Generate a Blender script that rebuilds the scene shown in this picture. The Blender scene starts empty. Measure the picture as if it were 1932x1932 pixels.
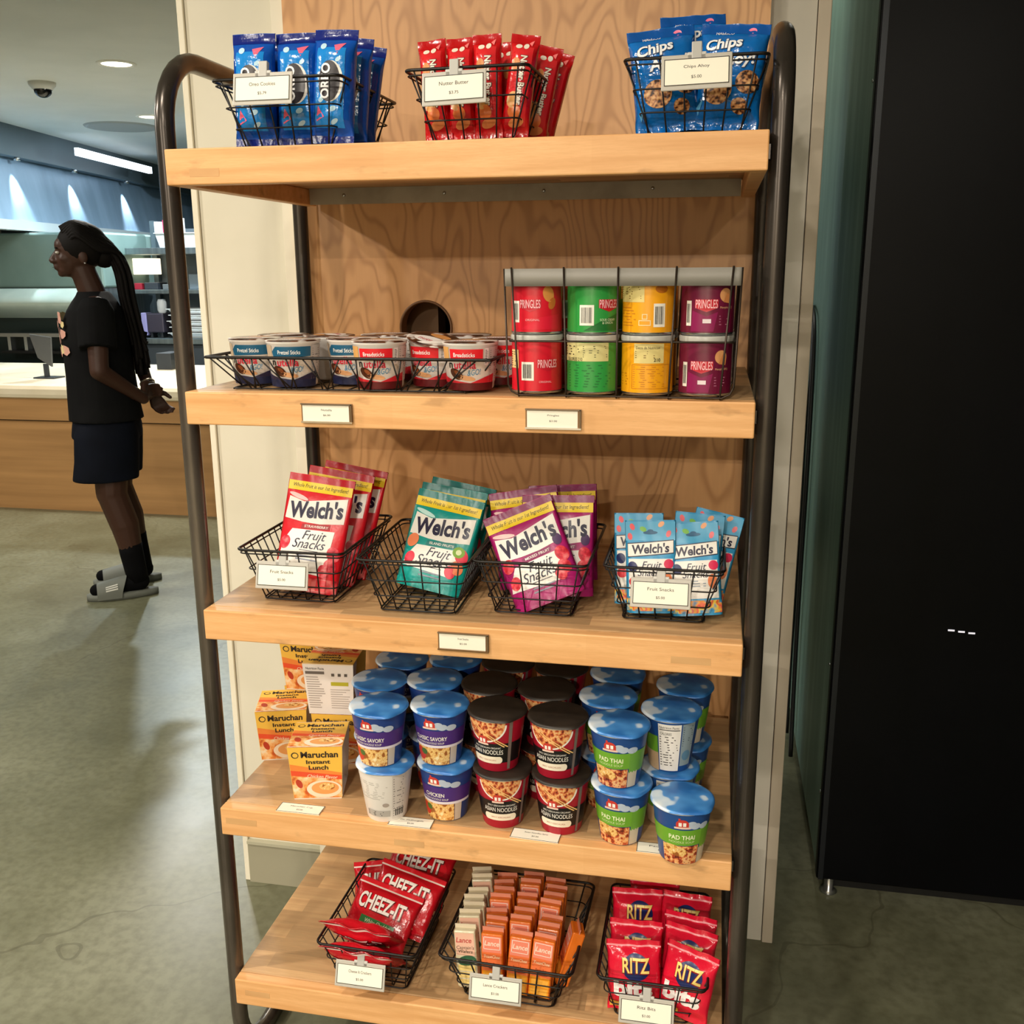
import bpy, math, random
from math import sin, cos, pi, radians, exp
from mathutils import Vector, Matrix
from mathutils.geometry import tessellate_polygon
sc = bpy.context.scene
COL = sc.collection

# ------------------------------------------------------------------ camera, world, exposure
cam_d = bpy.data.cameras.new('camera'); cam = bpy.data.objects.new('camera', cam_d); COL.objects.link(cam)
cam_d.sensor_width = 36; cam_d.lens = 1869.12/1932*36; cam_d.clip_start = .05
YAW, PIT, ROL = -.2012, .2399, -.0069
_f = Vector((sin(YAW)*cos(PIT), cos(YAW)*cos(PIT), -sin(PIT))); _r = Vector((cos(YAW), -sin(YAW), 0)); _u = _r.cross(_f)
_r2 = cos(ROL)*_r + sin(ROL)*_u; _u2 = -sin(ROL)*_r + cos(ROL)*_u
_m = Matrix((_r2, _u2, -_f)).transposed().to_4x4(); _m.translation = Vector((.8484, -1.483, 1.55)); cam.matrix_world = _m
sc.camera = cam
sc.view_settings.view_transform = 'Standard'; sc.view_settings.look = 'None'
sc.view_settings.exposure = 0.17; sc.view_settings.gamma = 1
sc.view_settings.use_curve_mapping = False
w = bpy.data.worlds.new('world'); sc.world = w; w.use_nodes = True
w.node_tree.nodes['Background'].inputs[0].default_value = (1.0, .95, .88, 1)
w.node_tree.nodes['Background'].inputs[1].default_value = .26

# ceiling downlights: x, y, watts, colour   (fixtures are built further down, one per lamp)
WARM = (1.0, .905, .775); NEUT = (1.0, .94, .84); COOL = (.80, .94, 1.0)
LAMPS = [(-2.69, 4.25, 55, NEUT), (-3.62, 6.17, 75, COOL), (-1.9, -.7, 55, WARM), (.45, -2.3, 34, WARM), (-1.2, -3.0, 36, WARM), (.8, -5.9, 210, WARM), (-2.0, -5.6, 160, WARM),  # the two far-end lamps are added fill for the shaded plywood
         (2.0, -2.9, 22, WARM), (-.2, -.95, 16, WARM), (-3.2, 8.4, 90, COOL), (-4.6, .8, 60, NEUT), (-3.4, 2.0, 30, NEUT), (1.05, 1.75, 6, NEUT)]  # deep-kitchen and cabinet-side lamps are added to brighten those areas
for i, (x, y, p, c) in enumerate(LAMPS):
    l = bpy.data.lights.new('downlight_lamp', 'AREA'); l.shape = 'DISK'; l.size = .16; l.energy = p; l.color = c
    o = bpy.data.objects.new('downlight_lamp', l); COL.objects.link(o); o.location = (x, y, 2.738)

# ------------------------------------------------------------------ materials
def lin(h):
    h = h.lstrip('#'); r = [int(h[i:i+2], 16)/255 for i in (0, 2, 4)]
    return tuple([(c/12.92 if c <= .04045 else ((c+.055)/1.055)**2.4) for c in r] + [1])
MATS = {}
def M(h, rough=.45, metal=0.0, film=0, emit=0, coat=0):
    k = (h, rough, metal, film, emit, coat)
    if k in MATS: return MATS[k]
    m = bpy.data.materials.new('paint_%s' % h.lstrip('#')); m.use_nodes = True
    nt = m.node_tree; b = nt.nodes['Principled BSDF']
    b.inputs['Base Color'].default_value = lin(h); b.inputs['Roughness'].default_value = rough; b.inputs['Metallic'].default_value = metal
    if coat: b.inputs['Coat Weight'].default_value = coat; b.inputs['Coat Roughness'].default_value = .1
    if emit: b.inputs['Emission Color'].default_value = lin(h); b.inputs['Emission Strength'].default_value = emit
    tc = nt.nodes.new('ShaderNodeTexCoord'); n = nt.nodes.new('ShaderNodeTexNoise'); n.inputs['Scale'].default_value = 45 if film else 60
    n.inputs['Detail'].default_value = 3
    nt.links.new(tc.outputs['Object'], n.inputs['Vector'])
    bp = nt.nodes.new('ShaderNodeBump'); bp.inputs['Strength'].default_value = film if film else .06; bp.inputs['Distance'].default_value = .004 if film else .001
    nt.links.new(n.outputs['Fac'], bp.inputs['Height']); nt.links.new(bp.outputs['Normal'], b.inputs['Normal'])
    MATS[k] = m; return m
def nodes(name, rough=.5, metal=0):
    m = bpy.data.materials.new(name); m.use_nodes = True; nt = m.node_tree; b = nt.nodes['Principled BSDF']
    b.inputs['Roughness'].default_value = rough; b.inputs['Metallic'].default_value = metal
    return m, nt, b
def nn(nt, t, **kw):
    n = nt.nodes.new(t)
    for k, v in kw.items():
        if k.startswith('i_'): n.inputs[k[2:].replace('_', ' ')].default_value = v
        else: setattr(n, k, v)
    return n
def mapping(nt, scale, coord='Object', loc=(0, 0, 0), rot=(0, 0, 0)):
    tc = nt.nodes.new('ShaderNodeTexCoord'); mp = nt.nodes.new('ShaderNodeMapping')
    mp.inputs['Scale'].default_value = scale; mp.inputs['Location'].default_value = loc; mp.inputs['Rotation'].default_value = rot
    nt.links.new(tc.outputs[coord], mp.inputs['Vector']); return mp
def ramp(nt, stops, interp='LINEAR'):
    r = nt.nodes.new('ShaderNodeValToRGB'); e = r.color_ramp; e.interpolation = interp
    while len(e.elements) < len(stops): e.elements.new(.5)
    for k, (p, c) in enumerate(stops): e.elements[k].position = p; e.elements[k].color = lin(c)
    return r
def mixc(nt, fac, a, b, mode='MIX', f=None):
    m = nt.nodes.new('ShaderNodeMix'); m.data_type = 'RGBA'; m.blend_type = mode
    if f is not None: m.inputs[0].default_value = f
    else: nt.links.new(fac, m.inputs[0])
    for s, v in ((6, a), (7, b)):
        if isinstance(v, str): m.inputs[s].default_value = lin(v)
        else: nt.links.new(v, m.inputs[s])
    return m.outputs[2]
def math_(nt, op, a, b=None):
    m = nt.nodes.new('ShaderNodeMath'); m.operation = op
    for s, v in ((0, a), (1, b)):
        if v is None: continue
        if isinstance(v, (int, float)): m.inputs[s].default_value = v
        else: nt.links.new(v, m.inputs[s])
    return m.outputs[0]
def ply_mat():
    m, nt, b = nodes('plywood', .42)
    mp = mapping(nt, (1, 1, .30)); n1 = nn(nt, 'ShaderNodeTexNoise'); n1.inputs['Scale'].default_value = 4.2; n1.inputs['Detail'].default_value = 3.0; n1.inputs['Roughness'].default_value = .45
    nt.links.new(mp.outputs[0], n1.inputs['Vector'])
    s = math_(nt, 'SINE', math_(nt, 'MULTIPLY', n1.outputs['Fac'], 190.0)); s = math_(nt, 'ADD', math_(nt, 'MULTIPLY', s, .5), .5)
    s = math_(nt, 'POWER', s, 3.4)
    mp2 = mapping(nt, (90, 90, 3)); n2 = nn(nt, 'ShaderNodeTexNoise'); n2.inputs['Scale'].default_value = 1.6; nt.links.new(mp2.outputs[0], n2.inputs['Vector'])
    n3 = nn(nt, 'ShaderNodeTexNoise'); n3.inputs['Scale'].default_value = 2.2; mp3 = mapping(nt, (1, 1, .4)); nt.links.new(mp3.outputs[0], n3.inputs['Vector'])
    base = mixc(nt, n3.outputs['Fac'], '#e4b078', '#d89e66')
    c = mixc(nt, math_(nt, 'MULTIPLY', s, .60), base, '#a8713c')
    c = mixc(nt, math_(nt, 'MULTIPLY', n2.outputs['Fac'], .40), c, '#c08e58')
    nt.links.new(c, b.inputs['Base Color']); return m
def oak_mat(name, light, dark, patch, pa, grain_axis='x'):
    m, nt, b = nodes(name, .5)
    sx = (2.2, 40, 40) if grain_axis == 'x' else (40, 2.2, 40)
    mp = mapping(nt, sx); n = nn(nt, 'ShaderNodeTexNoise'); n.inputs['Scale'].default_value = 1.8; n.inputs['Detail'].default_value = 5; nt.links.new(mp.outputs[0], n.inputs['Vector'])
    r = ramp(nt, [(.3, dark), (.62, light)]); nt.links.new(n.outputs['Fac'], r.inputs[0])
    br = nn(nt, 'ShaderNodeTexBrick'); br.offset = .37; mpb = mapping(nt, (1, 1, 1), loc=(.1, .02, .01)); nt.links.new(mpb.outputs[0], br.inputs['Vector'])
    br.inputs['Scale'].default_value = 1; br.inputs['Brick Width'].default_value = .31; br.inputs['Row Height'].default_value = .043; br.inputs['Mortar Size'].default_value = .0
    br.inputs['Color1'].default_value = (0, 0, 0, 1); br.inputs['Color2'].default_value = (1, 1, 1, 1)
    c = mixc(nt, math_(nt, 'MULTIPLY', br.outputs['Color'], pa), r.outputs[0], patch)
    nf = nn(nt, 'ShaderNodeTexNoise'); nf.inputs['Scale'].default_value = 9; nf.inputs['Detail'].default_value = 6; nf.inputs['Roughness'].default_value = .7
    mf = mapping(nt, (4, 60, 60)); nt.links.new(mf.outputs[0], nf.inputs['Vector']); rf = ramp(nt, [(.40, '#ffffff'), (.56, '#000000')]); nt.links.new(nf.outputs['Fac'], rf.inputs[0])
    c = mixc(nt, math_(nt, 'MULTIPLY', rf.outputs[0], .38), c, dark)
    n2 = nn(nt, 'ShaderNodeTexNoise'); n2.inputs['Scale'].default_value = 34; n2.inputs['Detail'].default_value = 4
    mp2 = mapping(nt, (.35, 1, 1)); nt.links.new(mp2.outputs[0], n2.inputs['Vector'])
    r2 = ramp(nt, [(.62, '#000000'), (.72, '#ffffff')]); nt.links.new(n2.outputs['Fac'], r2.inputs[0])
    c = mixc(nt, math_(nt, 'MULTIPLY', r2.outputs[0], .38), c, '#8a6238')
    nt.links.new(c, b.inputs['Base Color'])
    bp = nn(nt, 'ShaderNodeBump'); bp.inputs['Strength'].default_value = .15; bp.inputs['Distance'].default_value = .001
    nt.links.new(n.outputs['Fac'], bp.inputs['Height']); nt.links.new(bp.outputs['Normal'], b.inputs['Normal']); return m
def floor_mat():
    m, nt, b = nodes('polished_concrete', .22)
    mp = mapping(nt, (1, 1, 1)); n = nn(nt, 'ShaderNodeTexNoise'); n.inputs['Scale'].default_value = 1.6; n.inputs['Detail'].default_value = 7; n.inputs['Roughness'].default_value = .62; nt.links.new(mp.outputs[0], n.inputs['Vector'])
    r = ramp(nt, [(.32, '#5c5d48'), (.5, '#71725b'), (.7, '#85866f')]); nt.links.new(n.outputs['Fac'], r.inputs[0])
    n2 = nn(nt, 'ShaderNodeTexNoise'); n2.inputs['Scale'].default_value = 2.2; n2.inputs['Detail'].default_value = 3; nt.links.new(mp.outputs[0], n2.inputs['Vector'])
    vm = nn(nt, 'ShaderNodeVectorMath', operation='MULTIPLY_ADD'); vm.inputs[1].default_value = (.55, .55, .55); nt.links.new(n2.outputs['Color'], vm.inputs[0]); nt.links.new(mp.outputs[0], vm.inputs[2])
    v = nn(nt, 'ShaderNodeTexVoronoi', feature='DISTANCE_TO_EDGE'); v.inputs['Scale'].default_value = .55; nt.links.new(vm.outputs[0], v.inputs['Vector'])
    cr = math_(nt, 'LESS_THAN', v.outputs['Distance'], .0018)
    c = mixc(nt, math_(nt, 'MULTIPLY', cr, .4), r.outputs[0], '#45412f')
    n4 = nn(nt, 'ShaderNodeTexNoise'); n4.inputs['Scale'].default_value = 40; n4.inputs['Detail'].default_value = 6; nt.links.new(mp.outputs[0], n4.inputs['Vector']); r4 = ramp(nt, [(.4, '#000000'), (.7, '#ffffff')]); nt.links.new(n4.outputs['Fac'], r4.inputs[0])
    c = mixc(nt, math_(nt, 'MULTIPLY', r4.outputs[0], .45), c, '#4e4a34'); nt.links.new(c, b.inputs['Base Color']); b.inputs['Specular IOR Level'].default_value = .4
    rr = math_(nt, 'MULTIPLY_ADD', n.outputs['Fac'], .3); rr.node.inputs[2].default_value = .20; nt.links.new(rr, b.inputs['Roughness'])
    bp = nn(nt, 'ShaderNodeBump'); bp.inputs['Strength'].default_value = .12; bp.inputs['Distance'].default_value = .01; nt.links.new(n.outputs['Fac'], bp.inputs['Height']); nt.links.new(bp.outputs['Normal'], b.inputs['Normal'])
    return m
def noise_mat(name, stops, scale, rough=.5, metal=0, detail=4, stretch=(1, 1, 1), bump=.1, dist=.002, kind='noise', coat=0):
    m, nt, b = nodes(name, rough, metal); mp = mapping(nt, stretch)
    if kind == 'noise':
        n = nn(nt, 'ShaderNodeTexNoise'); n.inputs['Detail'].default_value = detail; out = n.outputs['Fac']
    else:
        n = nn(nt, 'ShaderNodeTexVoronoi', feature=kind); out = n.outputs['Distance']
    n.inputs['Scale'].default_value = scale; nt.links.new(mp.outputs[0], n.inputs['Vector'])
    r = ramp(nt, stops); nt.links.new(out, r.inputs[0]); nt.links.new(r.outputs[0], b.inputs['Base Color'])
    bp = nn(nt, 'ShaderNodeBump'); bp.inputs['Strength'].default_value = bump; bp.inputs['Distance'].default_value = dist
    nt.links.new(out, bp.inputs['Height']); nt.links.new(bp.outputs['Normal'], b.inputs['Normal'])
    if coat: b.inputs['Coat Weight'].default_value = coat
    return m
PLY = ply_mat()
OAK_F = oak_mat('oak_edge', '#efba80', '#daa064', '#cf935a', .25)
OAK_T = oak_mat('oak_worn_top', '#deb480', '#c09466', '#8f7350', .8)
FLOOR = floor_mat()
CREAM = noise_mat('cream_paint', [(.3, '#d8d2bf'), (.7, '#dfd9c7')], 6, .55)
CREAM2 = noise_mat('bright_cream_paint', [(.3, '#e6dfca'), (.7, '#ece5d2')], 6, .5)
STEELTUBE = noise_mat('raw_steel_tube', [(.3, '#35302c'), (.5, '#4d4640'), (.72, '#786e64')], 9, .27, .65, 5, (1, 1, .25), .08)
APRON = noise_mat('galvanised_angle', [(.3, '#857c6e'), (.6, '#a39a8a')], 12, .45, .3, 4, (1, 1, 1), .05)
STAIN = noise_mat('brushed_stainless', [(.3, '#7e8a90'), (.7, '#98a4aa')], 30, .3, .9, 4, (1, 1, .06), .06, .001)
STAIN_D = noise_mat('dull_stainless', [(.3, '#56646c'), (.7, '#6c7c84')], 8, .45, .5, 4, (1, 1, .2), .05, .001)
FRIDGE_SIDE = noise_mat('green_grey_steel', [(.3, '#6c9084'), (.55, '#82a598'), (.75, '#a2c0b4')], 3.5, .32, .2, 5, (4, 4, .5), .06, .002)
FRIDGE_FRONT = noise_mat('gloss_black_panel', [(.3, '#020203'), (.7, '#040509')], 2.0, .35, 0, 3)
FRIDGE_FRONT.node_tree.nodes['Principled BSDF'].inputs['Specular IOR Level'].default_value = .12
WIRE = M('#15110f', .4, .3); CHROME = M('#b9bdc0', .2, .95); WHITE = M('#f4efe2', .5); BLACK = M('#0c0b0b', .5)
def matte(m, v=.1): m.node_tree.nodes['Principled BSDF'].inputs['Specular IOR Level'].default_value = v; return m
COOKIE = noise_mat('cookie_print', [(.38, '#3a1a0c'), (.46, '#a5683a'), (.6, '#d9a36c'), (.75, '#e8bd8a')], 170, .4, 0, 1)
NOODLE = noise_mat('noodle_print', [(.36, '#9c5a24'), (.44, '#dca050'), (.52, '#f3cf86'), (.60, '#e0a85a'), (.68, '#f8e3ae')], 150, .4, 0, 1.5, (1, 1, .8))
STIRFRY = noise_mat('stir_fry_print', [(.3, '#5c1d0c'), (.42, '#b5482a'), (.52, '#e79a5a'), (.62, '#f0c48a'), (.72, '#b23a22')], 150, .4, 0, 2)
CHICKEN = noise_mat('soup_print', [(.35, '#c85a22'), (.48, '#ee9a4a'), (.6, '#f6c88c'), (.72, '#f7e2c0')], 75, .45, 0, 3)
CLOUDLID = noise_mat('cloud_foil_lid', [(.40, '#2a6cb5'), (.535, '#4a90d4'), (.568, '#c6daee'), (.68, '#e8f0f6')], 18, .32, .1, 2)
BLACKLID = noise_mat('black_foil_lid', [(.3, '#1d1712'), (.7, '#30271f')], 30, .5, 0, 3)
BERRY = noise_mat('berry_print', [(.3, '#a80f22'), (.5, '#e2384a'), (.7, '#f58a8a')], 90, .35, 0, 2)
CHOCLID = noise_mat('choc_foil_lid', [(.42, '#3c2016'), (.50, '#6d4026'), (.55, '#d9d0c8'), (.7, '#efeae4')], 34, .3, .15, 2)
FRUITS = noise_mat('mixed_fruit_print', [(.3, '#2f8fc4'), (.42, '#f5a623'), (.5, '#e5404f'), (.58, '#f7d54a'), (.68, '#3f9ad0')], 60, .35, 0, 1)
GUMMY = noise_mat('gummy_print', [(.02, '#7a0f1a'), (.35, '#d9303c'), (.7, '#f27a78')], 60, .25, 0, kind='F1')

# ------------------------------------------------------------------ mesh helpers
class MB:
    def __init__(s): s.v = []; s.f = []; s.mi = []; s.sm = []; s.mats = []
    def mid(s, m):
        if m not in s.mats: s.mats.append(m)
        return s.mats.index(m)
    def add(s, vs, fs, m, smooth=True):
        n = len(s.v); s.v += [tuple(p) for p in vs]; i = s.mid(m)
        for f in fs: s.f.append(tuple(a+n for a in f)); s.mi.append(i); s.sm.append(smooth)
    def box(s, c, d, m, mt=None):
        x, y, z = [k/2 for k in d]; vs = [Vector((a*x, b*y, e*z)) for a in (-1, 1) for b in (-1, 1) for e in (-1, 1)]
        vs = [(mt @ p if mt else p) + Vector(c) for p in vs]
        s.add(vs, [(0, 1, 3, 2), (4, 6, 7, 5), (0, 4, 5, 1), (2, 3, 7, 6), (0, 2, 6, 4), (1, 5, 7, 3)], m, False)
    def bx(s, x0, x1, y0, y1, z0, z1, m): s.box(((x0+x1)/2, (y0+y1)/2, (z0+z1)/2), (x1-x0, y1-y0, z1-z0), m)
    def tube(s, pts, r, m, n=6, closed=False, caps=True):
        P = [Vector(p) for p in pts]; R = r if isinstance(r, (list, tuple)) else [r]*len(P); L = len(P); vs = []; prev = None
        for i, p in enumerate(P):
            a = P[(i-1) % L] if (i > 0 or closed) else p; b = P[(i+1) % L] if (i < L-1 or closed) else p
            t = (b-a).normalized()
            if prev is None: q = t.orthogonal().normalized()
            else:
                q = prev - t*prev.dot(t)
                q = q.normalized() if q.length > 1e-6 else t.orthogonal().normalized()
            prev = q; w_ = t.cross(q)
            vs += [p + R[i]*(cos(2*pi*k/n)*q + sin(2*pi*k/n)*w_) for k in range(n)]
        fs = []; rng = L if closed else L-1
        for i in range(rng):
            j = (i+1) % L
            for k in range(n): fs.append((i*n+k, i*n+(k+1) % n, j*n+(k+1) % n, j*n+k))
        if caps and not closed: fs += [tuple(range(n))[::-1], tuple((L-1)*n+k for k in range(n))]
        s.add(vs, fs, m)
    def lathe(s, prof, m, n=48, c=(0, 0, 0), cap0=True, cap1=True, smooth=True, sx=1, sy=1):
        vs = []; fs = []
        for r, z in prof: vs += [(c[0]+sx*r*cos(2*pi*k/n), c[1]+sy*r*sin(2*pi*k/n), c[2]+z) for k in range(n)]
        for i in range(len(prof)-1):
            for k in range(n): fs.append((i*n+k, i*n+(k+1) % n, (i+1)*n+(k+1) % n, (i+1)*n+k))
        s.add(vs, fs, m, smooth)
        if cap0: s.add(vs[:n], [tuple(range(n))[::-1]], m, False)
        if cap1: s.add(vs[-n:], [tuple(range(n))], m, False)
    def sphere(s, c, r, m, n=16, h=10, mt=None):
        r = r if isinstance(r, (tuple, list)) else (r, r, r); vs = []; fs = []
        for i in range(h+1):
            a = pi*i/h
            for k in range(n):
                p = Vector((r[0]*sin(a)*cos(2*pi*k/n), r[1]*sin(a)*sin(2*pi*k/n), r[2]*cos(a)))
                vs.append((mt @ p if mt else p)+Vector(c))
        for i in range(h):
            for k in range(n): fs.append((i*n+k, (i+1)*n+k, (i+1)*n+(k+1) % n, i*n+(k+1) % n))
        s.add(vs, fs, m)
    def grid(s, fn, nu, nv, m, smooth=True):
        vs = [fn(i/nu, j/nv) for j in range(nv+1) for i in range(nu+1)]
        s.add(vs, [(j*(nu+1)+i, j*(nu+1)+i+1, (j+1)*(nu+1)+i+1, (j+1)*(nu+1)+i) for j in range(nv) for i in range(nu)], m, smooth)
    def build(s, name, parent=None, loc=None, bevel=0):
        me = bpy.data.meshes.new(name); me.from_pydata(s.v, [], s.f)
        for m in s.mats: me.materials.append(m)
        me.polygons.foreach_set('material_index', s.mi); me.polygons.foreach_set('use_smooth', s.sm); me.update()
        o = bpy.data.objects.new(name, me); COL.objects.link(o)
        if parent: o.parent = parent
        if loc: o.location = loc
        if bevel:
            b = o.modifiers.new('bevel', 'BEVEL'); b.width = bevel; b.segments = 2; b.limit_method = 'ANGLE'
        return o
def empty(name, loc=(0, 0, 0), rz=0):
    o = bpy.data.objects.new(name, None); COL.objects.link(o); o.location = loc; o.rotation_euler = (0, 0, rz); o.empty_display_size = .02; return o
def tag(o, label, cat, group=None, kind=None):
    o['label'] = label; o['category'] = cat
    if group: o['group'] = group
    if kind: o['kind'] = kind
    return o
def struct(o, label=None):
    o['kind'] = 'structure'
    if label: o['label'] = label
    return o
def copy_thing(root):
    r = root.copy(); COL.objects.link(r)
    for ch in root.children:
        c = ch.copy(); COL.objects.link(c); c.parent = r
        for g in ch.children:
            d = g.copy(); COL.objects.link(d); d.parent = c
    return r
class Kind:
    """first call returns the prototype itself, later calls a copy"""
    def __init__(s, maker): s.maker = maker; s.p = None
    def __call__(s):
        if s.p is None: s.p = s.maker(); return s.p
        return copy_thing(s.p)
def place(o, B, T, yaw=0):
    B = Vector(B); T = Vector(T); z = (T-B).normalized(); x = Vector((cos(yaw), sin(yaw), 0)); x = (x - z*x.dot(z)).normalized(); y = z.cross(x)
    m = Matrix((x, y, z)).transposed().to_4x4(); o.rotation_euler = m.to_euler(); o.location = B; return o

# ------------------------------------------------------------------ printing: flat shapes and letters laid on a surface function S(u, v, off)
TXT = {}
def glyphs(s, bold=0.0, shear=0.0):
    k = (s, bold, shear)
    if k in TXT: return TXT[k]
    cu = bpy.data.curves.new('t', 'FONT'); cu.body = s; cu.size = 1; cu.offset = bold; cu.shear = shear; cu.resolution_u = 3; cu.space_line = .85; cu.align_x = 'CENTER'
    o = bpy.data.objects.new('t', cu); COL.objects.link(o); bpy.context.view_layer.update()
    me = bpy.data.meshes.new_from_object(o.evaluated_get(bpy.context.evaluated_depsgraph_get()))
    vs = [(v.co.x, v.co.y) for v in me.vertices]; fs = []
    for p in me.polygons:
        q = list(p.vertices)
        for i in range(1, len(q)-1): fs.append((q[0], q[i], q[i+1]))
    bpy.data.objects.remove(o); bpy.data.curves.remove(cu); bpy.data.meshes.remove(me)
    xs = [a for a, b in vs]; ys = [b for a, b in vs]; x0, x1, y0, y1 = min(xs), max(xs), min(ys), max(ys)
    vs = [((a-(x0+x1)/2)/(x1-x0), (b-(y0+y1)/2)/(y1-y0)) for a, b in vs]
    TXT[k] = (vs, fs); return TXT[k]
class Art:
    def __init__(s, S, step=.00022, base=.0003): s.S = S; s.mb = MB(); s.step = step; s.base = base
    def o(s, L): return s.base + s.step*L
    def tris(s, P, F, m, L, maxe):
        P = list(P); F = [tuple(f) for f in F]
        for _ in range(5):
            e = 0
            for f in F:
                for a, b in ((0, 1), (1, 2), (2, 0)):
                    p, q = P[f[a]], P[f[b]]; e = max(e, abs(p[0]-q[0]), abs(p[1]-q[1]))
            if e <= maxe or len(F) > 3000: break
            mid = {}; G = []
            def gm(a, b):
                k = (min(a, b), max(a, b))
                if k not in mid: mid[k] = len(P); P.append(((P[a][0]+P[b][0])/2, (P[a][1]+P[b][1])/2))
                return mid[k]
            for a, b, c in F:
                ab, bc, ca = gm(a, b), gm(b, c), gm(c, a); G += [(a, ab, ca), (ab, b, bc), (ca, bc, c), (ab, bc, ca)]
            F = G
        off = s.o(L); s.mb.add([s.S(a, b, off) for a, b in P], F, m)
    def rect(s, u0, v0, u1, v1, m, L=0, e=.007):
        nu = max(1, math.ceil(abs(u1-u0)/e)); nv = max(1, math.ceil(abs(v1-v0)/e)); off = s.o(L)
        s.mb.grid(lambda a, b: s.S(u0+(u1-u0)*a, v0+(v1-v0)*b, off), nu, nv, m)
    def frame(s, u0, v0, u1, v1, t, m, L=0):
        s.rect(u0, v0, u1, v0+t, m, L); s.rect(u0, v1-t, u1, v1, m, L); s.rect(u0, v0, u0+t, v1, m, L); s.rect(u1-t, v0, u1, v1, m, L)
    def ell(s, cu, cv, ru, rv, m, L=0, rot=0, n=28, a0=0, a1=2*pi):
        nr = max(1, math.ceil(max(ru, rv)/.008)); P = [(cu, cv)]
        for j in range(1, nr+1):
            for k in range(n+1):
                a = a0+(a1-a0)*k/n; x = ru*cos(a)*j/nr; y = rv*sin(a)*j/nr; P.append((cu+x*cos(rot)-y*sin(rot), cv+x*sin(rot)+y*cos(rot)))
        off = s.o(L); F = [(0, 1+k, 2+k) for k in range(n)]
        for j in range(nr-1):
            b = 1+j*(n+1); c = b+n+1; F += [(b+k, c+k, c+k+1, b+k+1) for k in range(n)]
        s.mb.add([s.S(a, b, off) for a, b in P], F, m)
    def poly(s, P, m, L=0, e=.012):
        s.tris(P, tessellate_polygon([[Vector((a, b, 0)) for a, b in P]]), m, L, e)
    def text(s, t, cu, cv, w_, h, m, L=2, bold=.0, shear=0, rot=0, arc=0, e=.006):
        vs, fs = glyphs(t, bold, shear); P = []
        for a, b in vs:
            x, y = a*w_, b*h + arc*(a*a*4)
            P.append((cu+x*cos(rot)-y*sin(rot), cv+x*sin(rot)+y*cos(rot)))
        s.tris(P, fs, m, L, e)
    def lines(s, u0, u1, v0, v1, n, m, L=1, seed=0):
        rd = random.Random(seed)
        for k in range(n):
            v = v0+(v1-v0)*(k+.5)/n; s.rect(u0, v-(v1-v0)/n*.18, u0+(u1-u0)*rd.uniform(.6, 1), v+(v1-v0)/n*.18, m, L, .02)
    def barcode(s, u0, v0, u1, v1, L=2, horiz=False):
        s.rect(u0, v0, u1, v1, WHITE, L); rd = random.Random(int(u0*1e4)+3); g = .12
        a, b, c, d = u0+(u1-u0)*g, u1-(u1-u0)*g, v0+(v1-v0)*g, v1-(v1-v0)*g; n = 14
        for k in range(n):
            if horiz: y = c+(d-c)*k/n; s.rect(a, y, b, y+(d-c)/n*rd.uniform(.25, .7), BLACK, L+1, .02)
            else: x = a+(b-a)*k/n; s.rect(x, c, x+(b-a)/n*rd.uniform(.25, .7), d, BLACK, L+1, .02)
    def build(s, name, parent): return s.mb.build(name, parent)

def sst(x): x = max(0, min(1, x)); return x*x*(3-2*x)
def bag_surface(w_, h, t, doy=False, seed=0, seal=.014, wr=.0013, n_w=3):
    rd = random.Random(seed); ph = [(rd.uniform(60, 240), rd.uniform(0, 6.3), rd.uniform(20, 80)) for _ in range(n_w)]
    def thick(U, v):
        V = (v-seal)/(h-2*seal) if not doy else v/(h-seal)
        if doy: e = sst((1-V)/.75)*.82+.18*sst((1-V)/.12)
        else: e = (sst(V/.2)*sst((1-V)/.2))**.6
        if V <= 0 and not doy: e = 0
        if V >= 1: e = 0
        return .0006 + t/2*e*max(0, 1-abs(U)**2.6)**.62, e
    def S(u, v, off, side=-1):
        U = max(-1, min(1, 2*u/w_)); T, e = thick(U, v)
        q = 1-.045*e if not doy else 1-.02*e
        edge = exp(-v/.02)+exp(-(h-v)/.03) + .25
        wv = wr*edge*sum(sin(a*u+b+c*v) for a, b, c in ph)*.6
        return Vector((u*q, side*(T+off)+wv, v))
    return S
def bag_body(S, w_, h, m, parent, name='pouch', doy=False, nu=22, nv=34):
    mb = MB(); vs = []
    for j in range(nv+1):
        v = h*j/nv
        for i in range(nu+1): vs.append(S(-w_/2+w_*i/nu, v, 0, -1))
        for i in range(nu-1, 0, -1): vs.append(S(-w_/2+w_*i/nu, v, 0, 1))
    n = 2*nu; fs = [(j*n+k, j*n+(k+1) % n, (j+1)*n+(k+1) % n, (j+1)*n+k) for j in range(nv) for k in range(n)]
    mb.add(vs, fs, m); mb.add(vs[:n], [tuple(range(n))[::-1]], m); mb.add(vs[-n:], [tuple(range(n))], m)
    return mb.build(name, parent)
def cone_surface(r0, r1, h):
    rm = (r0+r1)/2
    def S(u, v, off):
        r = r0+(r1-r0)*v/h+off; a = u/rm; return Vector((r*sin(a), -r*cos(a), v))
    return S
def plane_surface(o, u_, v_, n_):
    o, u_, v_, n_ = map(Vector, (o, u_, v_, n_))
    return lambda u, v, off: o+u_*u+v_*v+n_*off

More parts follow.
